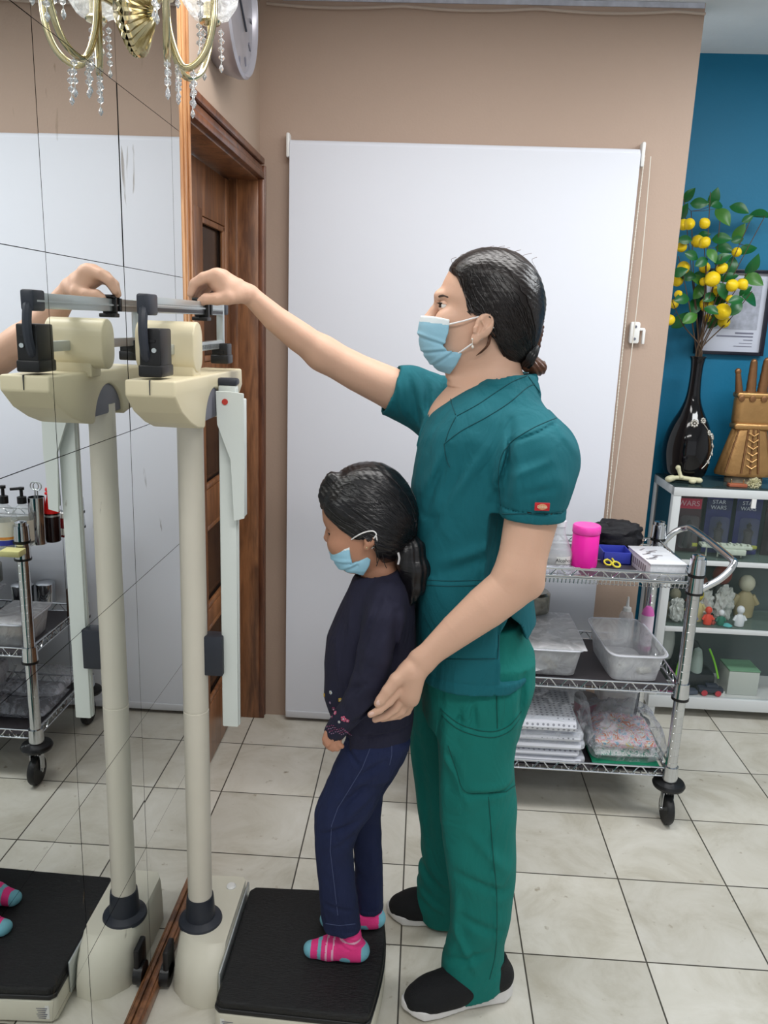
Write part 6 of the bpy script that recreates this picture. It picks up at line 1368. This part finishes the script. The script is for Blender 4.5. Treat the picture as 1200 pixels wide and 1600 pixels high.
kr = Field((-.21, 1.44, .86), (.05, 1.66, 1.245), .0028)
kr.ell(T(582, 798, KM), (.088, .082, .088), 0); kr.ell(T(540, 782, KM), (.050, .070, .045), .03); kr.ell(T(602, 825, KM), (.060, .076, .070), .03); kr.ell(T(575, 760, KM), (.06, .06, .045), .03)
kr.chain(wp([(508, 762, 1.53, .010), (504, 775, 1.52, .010), (505, 788, 1.515, .004)]), .012); kr.chain(wp([(520, 748, 1.53, .014), (508, 764, 1.56, .010), (505, 780, 1.575, .005)]), .012)
polyk = [XZ(*q, KM) for q in [(490, 700), (495, 792), (509, 788), (516, 800), (530, 812), (545, 828), (562, 829), (580, 828), (590, 834), (592, 856), (598, 868), (606, 886), (625, 892), (680, 890), (680, 700)]]
X, Y, Z = kr.G(); dpl = kr.poly2(polyk); kr.D = np.maximum(kr.D, dpl).astype(np.float32)
U = X-P(545, 760, KM).x; V_ = Z-P(545, 760, KM).z
kr.D += (.0007*np.sin(V_*600+U*430+3*snoise(X, Y, Z, 40, 3))+.0008*snoise(X, Y, Z, 90, 21)+.0010*snoise(X*.3+Z*.3, Y*1.5, Z*1.2+X*.8, 110, 5)).astype(np.float32)
kro = fmesh('hair', [kr], M_hair2, kd, 1)
_st = []
for s_ in (-1, 1):
    for i in range(140):
        u = _r.random(); q = [(508, 788), (518, 800), (540, 826), (568, 833), (588, 850), (600, 868)]; k = u*(len(q)-1); j = min(int(k), len(q)-2); f_ = k-j
        px, py = q[j][0]*(1-f_)+q[j+1][0]*f_, q[j][1]*(1-f_)+q[j+1][1]*f_; _st.append(T(px+_r.uniform(0, 30), py-_r.uniform(0, 50)-(22 if k > 1.6 else 4), 1.55+s_*_r.uniform(.01, .08)))
strands(kro, kd, T(582, 805, 1.55), _st, T(630, 835, 1.54), M_hair2, .0008, 2)
kp = Field((-.06, 1.46, .80), (.06, 1.60, 1.13), .0028)
kp.chain(wp([(628, 842, 1.54, .022), (640, 862, 1.525, .030), (648, 890, 1.52, .030), (648, 915, 1.515, .022), (642, 935, 1.51, .010), (640, 945, 1.51, .004)]), 0, kj=.01); kp.chain(wp([(630, 850, 1.53, .018), (632, 880, 1.51, .016), (640, 905, 1.505, .010), (636, 925, 1.50, .003)]), .01)
X, Y, Z = kp.G(); kp.D += (.0012*np.sin(X*420+Y*260+Z*20+2*snoise(X, Y, Z, 50, 2))+.0018*snoise(X, Y, Z, 110, 23)).astype(np.float32); fmesh('ponytail', [kp], M_hair2, kd, 1)
b = MB()
for k in range(2):
    c = Vector(T(624, 845+k*6, 1.497)); b.box(c, (.020, .004, .005), .001, M=Matrix.Translation(c) @ Matrix.Rotation(-.5+.3*k, 4, 'Y') @ Matrix.Translation(-c))
b.tube(smoothpts([T(626, 848, 1.496), T(622, 860, 1.494), T(624, 872, 1.496), T(622, 882, 1.496)], 5), .0022, 6, flat=(0, 0, 1)); b.build('hair_ribbon', mat('white_ribbon', (206, 204, 206), .5), kd)
b = MB()
for q in ([(590, 858), (592, 872), (588, 885)], [(597, 862), (600, 878), (604, 888)], [(583, 856), (588, 866), (589, 880)]): b.tube(smoothpts([T(*p, 1.478) for p in q], 5), .0008, 5)
for q in range(12): x0 = 510+q*11; y0 = 760-30*math.sin(q/11*PI); b.tube(smoothpts([T(x0+4, y0+8, KM), T(x0, y0-3, KM-.01), T(x0+7, y0-4-(q % 3), KM-.01)], 4), .0005, 4)
b.build('loose_hair', M_hair2, kd)
mo2 = face_mask(kd, KM, [(514, 852.5), (530, 848), (550.5, 841.5), (552, 856), (554, 868), (568, 862), (584, 854), (580, 872), (570, 889), (558, 884), (545, 884), (529, 880), (521, 868)], .06, None,
    [(838, 516, 600, 1.487, 1.613), (853, 512.5, 600, 1.4855, 1.6145), (866, 516, 600, 1.487, 1.613), (878, 524, 598, 1.493, 1.607), (888, 534, 594, 1.503, 1.597), (894, 545, 590, 1.513, 1.587)], 0, None, ((514, 856), (552, 845)), [((524, 868), (553, 866)), ((540, 880), (562, 868))])
for s_ in (-1, 1):
    yy = lambda o: KM+s_*o
    b = MB(); b.tube(smoothpts([T(549, 843, yy(.065)), T(560, 836, yy(.080)), T(572, 831, yy(.083)), T(583, 830, yy(.088)), T(588, 835, yy(.087)), T(584, 841, yy(.084))], 6), .0014, 6); b.tube(smoothpts([T(581, 857, yy(.062)), T(589, 850, yy(.076)), T(588, 838, yy(.086))], 6), .0014, 6); b.build('ear_loop', Mloop, mo2)
b = MB(); b.sphere(T(573, 856, 1.466), .0018, 0, 8); b.build('ear_stud', M_brass, kd)
# shirt
ks = Field((-.22, 1.40, .60), (.03, 1.70, 1.04), .0032)
ks.loft(rows([(884, 572, 634, 1.515, 1.585), (893, 562, 640, 1.497, 1.603), (904, 552, 644, 1.482, 1.618), (922, 544, 647, 1.470, 1.630), (955, 528, 649, 1.464, 1.636), (990, 512, 650, 1.464, 1.636), (1030, 507, 649, 1.464, 1.636), (1080, 507, 647, 1.466, 1.634), (1120, 520, 645, 1.470, 1.630), (1150, 535, 641, 1.472, 1.628), (1168, 545, 638, 1.473, 1.627)], KM), n=2.4)
ks.chain(wp([(602, 932, 1.485, .036), (600, 965, 1.462, .040), (588, 1020, 1.448, .037), (578, 1062, 1.446, .034), (560, 1095, 1.450, .031), (538, 1122, 1.457, .0255), (523, 1143, 1.462, .0215)]), .02, kj=.004)
ks.chain(wp([(602, 932, 1.615, .036), (600, 965, 1.638, .040), (580, 1040, 1.655, .036), (545, 1095, 1.65, .031), (520, 1125, 1.642, .024)]), .02, kj=.004)
X, Y, Z = ks.G(); a_ = np.array(T(521, 1149, 1.463)); b__ = np.array(T(536, 1125, 1.457)); d_ = (a_-b__)/np.linalg.norm(a_-b__); pl = (X-a_[0])*d_[0]+(Y-a_[1])*d_[1]+(Z-a_[2])*d_[2]
ks.D = np.where((X < P(545, 1150, 1.46).x) & (Z < .72), np.maximum(ks.D, pl.astype(np.float32)), ks.D)
ks.cone(tuple(a_-d_*.004), tuple(a_+d_*.02), .0185, .0185, 0, 's')
hem = P(600, 1166, KM).z; ks.D = np.where(X > P(536, 1150, 1.46).x, np.maximum(ks.D, hem-Z+.0*X), ks.D).astype(np.float32)
pv = P(556, 905, KM); pb = P(632, 886, KM); pln = (pv.z+(X-pv.x)*(pb.z-pv.z)/(pb.x-pv.x))-Z
vc_ = np.maximum(np.sqrt(((X-P(596, 890, KM).x)/.052)**2+((Y-KM)/.050)**2)*.05-.05, pln); ks.D = np.maximum(ks.D, -vc_).astype(np.float32)
ks.D -= (.0022/(1+np.exp(np.clip((np.clip(vc_, -.01, .05)-.010)/.001, -30, 30)))*(Z > .9)).astype(np.float32)
folds(ks, [(Tn(600, 925, 1.45), Tn(568, 1000, 1.45), .006, .004), (Tn(566, 1000, 1.45), Tn(556, 1070, 1.45), .007, .0025), (Tn(620, 960, 1.43), Tn(612, 1050, 1.43), .008, .006), (Tn(600, 990, 1.41), Tn(585, 1050, 1.41), .010, -.003), (Tn(610, 1075, 1.46), Tn(555, 1120, 1.46), .006, .008), (Tn(545, 940, 1.47), Tn(520, 1050, 1.48), .012, -.003),
           (Tn(536, 950, 1.47), Tn(530, 1030, 1.47), .010, .003), (Tn(590, 1130, 1.46), Tn(640, 1110, 1.46), .008, .004), (Tn(560, 1155, 1.46), Tn(640, 1150, 1.46), .003, .003), (Tn(570, 1070, 1.41), Tn(545, 1085, 1.42), .007, .004), (Tn(600, 930, 1.45), Tn(620, 950, 1.43), .003, .003)], 1.56)
ks.D += (.0020*snoise(X, Y, Z, 50, 31)+.0006*snoise(X, Y, Z, 120, 32)).astype(np.float32)
kso = fmesh('long_sleeve_top', [ks], M_navy, kd, 1)
# embroidered flowers sitting on the cloth
def snap(px, py):
    o = P(px, py, 1.0); d = (o-Vector((0, 0, H))).normalized(); ok, loc, nrm, ix = kso.ray_cast(Vector((0, 0, H))-ORG[kd], d)
    return (loc+ORG[kd], nrm) if ok else (None, None)
bpy.context.view_layer.update()
FC = {'y': mat('yellow_thread', (196, 160, 60), .7), 'w': mat('white_thread', (190, 196, 200), .7), 'p': mat('pink_thread', (190, 90, 120), .7), 'r': mat('plum_thread', (120, 50, 84), .7), 'l': mat('lilac_thread', (126, 100, 126), .7)}
for px, py, cc_, r in ((507, 1086, 'y', .0042), (517, 1082, 'w', .0045), (532, 1094, 'y', .0052), (522, 1108, 'r', .0055), (524, 1114, 'p', .0045), (537, 1123, 'p', .0065), (530, 1128, 'w', .003), (543, 1126, 'p', .004), (516, 1098, 'l', .003), (519, 1120, 'r', .003)):
    c, nn = snap(px, py)
    if c is None: continue
    u = nn.orthogonal().normalized(); v = nn.cross(u); b = MB()
    for i in range(5): a = i*2*PI/5; q = c+(u*math.cos(a)+v*math.sin(a))*r*.6; b.sphere(q+nn*.0006, (r*.38,)*3, 0, 8)
    b.sphere(c+nn*.001, r*.3, 1, 8); b.build('embroidered_flower', [FC[cc_], FC['w' if cc_ != 'w' else 'y']], kso)
for row_ in range(4):
    b = MB(); got = 0
    for i in range(12):
        c, nn = snap(509+row_*2+i*(3.1), 1132+row_*4.0+i*(.9-1.1*row_*.2)+2*math.sin(i*1.3))
        if c is not None: b.sphere(c+nn*.0005, (.0016, .0012, .0011), 0, 6); got = 1
    if got: o = b.build('embroidered_dots', FC['l' if row_ % 2 else 'r'], kso); o['kind'] = 'stuff'
# jeans
kj_ = Field((-.22, 1.44, .08), (.03, 1.67, .70), .0034)
def kleg(rws, ym, k, n=2.3): kj_.loft([(P(f_, py, ym).z, P(f_, py, ym).x, P(b_, py, ym).x, yn, yf) for py, f_, b_, yn, yf in rws], k=k, n=n, sm=7)
kj_.loft(rows([(1125, 545, 640, 1.478, 1.622), (1150, 542, 641, 1.474, 1.626), (1172, 534, 634, 1.474, 1.626), (1188, 530, 625, 1.476, 1.624)], 1.55), n=2.4)
kleg([(1155, 545, 640, 1.472, 1.56), (1185, 528, 626, 1.470, 1.558), (1216, 513, 603, 1.470, 1.556), (1245, 499, 592, 1.470, 1.554), (1268, 491, 580, 1.470, 1.552), (1290, 491, 563, 1.472, 1.550), (1320, 492, 552, 1.474, 1.548), (1380, 498, 556, 1.478, 1.546), (1430, 502, 562, 1.480, 1.546), (1455, 504, 565, 1.480, 1.547)], 1.512, .02)
kleg([(1155, 560, 640, 1.55, 1.628), (1190, 552, 622, 1.552, 1.630), (1230, 545, 600, 1.562, 1.640), (1270, 548, 596, 1.574, 1.646), (1330, 552, 598, 1.584, 1.648), (1390, 556, 598, 1.590, 1.650), (1422, 557, 598, 1.590, 1.652)], 1.62, .015)
X, Y, Z = kj_.G(); hz = np.where(Y < 1.568, P(535, 1450, 1.512).z+0*X, P(580, 1420, 1.62).z+0*X); kj_.D = np.maximum(kj_.D, hz-Z).astype(np.float32)
for z_, cnd in ((P(535, 1441, 1.512).z, Y < 1.568), (P(580, 1411, 1.62).z, Y >= 1.568)): kj_.D += (.002*np.exp(-((Z-z_)/.0018)**2)*cnd).astype(np.float32)
folds(kj_, [(Tn(575, 1225, 1.47), Tn(530, 1265, 1.47), .008, .006), (Tn(580, 1245, 1.47), Tn(540, 1280, 1.47), .007, -.004), (Tn(560, 1285, 1.47), Tn(500, 1310, 1.47), .007, .005), (Tn(556, 1300, 1.47), Tn(505, 1330, 1.47), .007, -.003), (Tn(600, 1190, 1.47), Tn(560, 1215, 1.47), .008, .005), (Tn(540, 1180, 1.46), Tn(560, 1200, 1.46), .006, .004), (Tn(505, 1420, 1.47), Tn(555, 1435, 1.47), .006, .003)], 1.565)
kj_.D += (.0022*snoise(X, Y, Z, 55, 41)+.0030*np.clip(np.abs(snoise(X, Y, Z, 75, 44))-.1, 0, .5)+.0006*snoise(X, Y, Z, 140, 42)).astype(np.float32)
jo = fmesh('jeans', [kj_], M_jean, kd, 1)
bpy.context.view_layer.update()
def snapj(px, py):
    o = P(px, py, 1.0); d = (o-Vector((0, 0, H))).normalized(); ok, loc, nrm, ix = jo.ray_cast(Vector((0, 0, H))-ORG[kd], d)
    return (loc+ORG[kd]+nrm*.0004) if ok else None
Mst_ = mat('denim_stitching', (74, 84, 120), .7)
for line in ([(578, 1170), (566, 1200), (545, 1235), (528, 1262), (518, 1290), (516, 1330), (522, 1380), (529, 1440)], [(612, 1165), (612, 1180), (608, 1198)], [(509, 1443), (530, 1446), (560, 1443)]):
    pts = []
    for i in range(len(line)-1):
        for k in range(6): t_ = k/6; q = snapj(line[i][0]+(line[i+1][0]-line[i][0])*t_, line[i][1]+(line[i+1][1]-line[i][1])*t_); pts += [q] if q is not None else []
    if len(pts) > 3: b = MB(); b.tube(pts, .0007, 5); b.build('stitched_seam', Mst_, jo)
# socks
def sock_mat():
    m = bpy.data.materials.new('striped_sock'); m.use_nodes = True; nt = m.node_tree; N = nt.nodes; L = nt.links; b = N['Principled BSDF']; b.inputs['Roughness'].default_value = .9
    return m
Msk = [mat('sock_pink', (236, 62, 138), .9, bump=.3, bscale=500), mat('sock_blue', (120, 184, 200), .9, bump=.3, bscale=500), mat('sock_pale', (238, 176, 204), .9, bump=.3, bscale=500)]
def sock(heel, toe, cuff, nm):
    heel = Vector(heel); toe = Vector(toe); f = Field((min(heel.x, toe.x)-.04, min(heel.y, toe.y)-.04, PZ-.003), (max(heel.x, toe.x)+.04, max(heel.y, toe.y)+.04, PZ+.10), .0024)
    g = lambda t, z, s=0: (heel.x+(toe.x-heel.x)*t, heel.y+(toe.y-heel.y)*t+s, PZ+z)
    f.chain([(g(.12, .024), .0235), (g(.35, .030), .026), (g(.6, .024), .0245), (g(.86, .016), .0185)], 0, kj=.012); f.cone(g(.75, .014, .008), g(.9, .012, .010), .016, .013, .01); f.cone(g(.24, .03), cuff, .0235, .0225, .015)
    X, Y, Z = f.G(); f.D = np.maximum(f.D, PZ+.0006-Z).astype(np.float32); f.D += (.0010*np.sin((Z-PZ)*500+X*200)*((Z-PZ) > .045)+.0006*snoise(X, Y, Z, 160, 5)).astype(np.float32)
    def pick(C):
        t = ((C[:, 0]-heel.x)*(toe.x-heel.x)+(C[:, 1]-heel.y)*(toe.y-heel.y))/((toe-heel).xy.length**2); z = C[:, 2]-PZ
        r = np.zeros(len(C), int); r[t > .87] = 1; r[(t > .70) & (t < .76)] = 1; r[(t > .60) & (t < .63)] = 2; r[(t > .50) & (t < .53)] = 2
        r[(t < .08) & (z < .045)] = 1; r[((t-.32)**2*.02+(z-.016)**2) < .00014] = 1; r[(z > .060) & (z < .066)] = 2; r[z < .004] = 1; return r
    return fmesh('striped_sock', [f], Msk, kd, 1, pick)
sock((-.068, 1.516, 0), (-.214, 1.520, 0), (-.105, 1.514, PZ+.072), 0)
sock((-.036, 1.622, 0), (-.19, 1.612, 0), (-.066, 1.618, PZ+.062), 1)
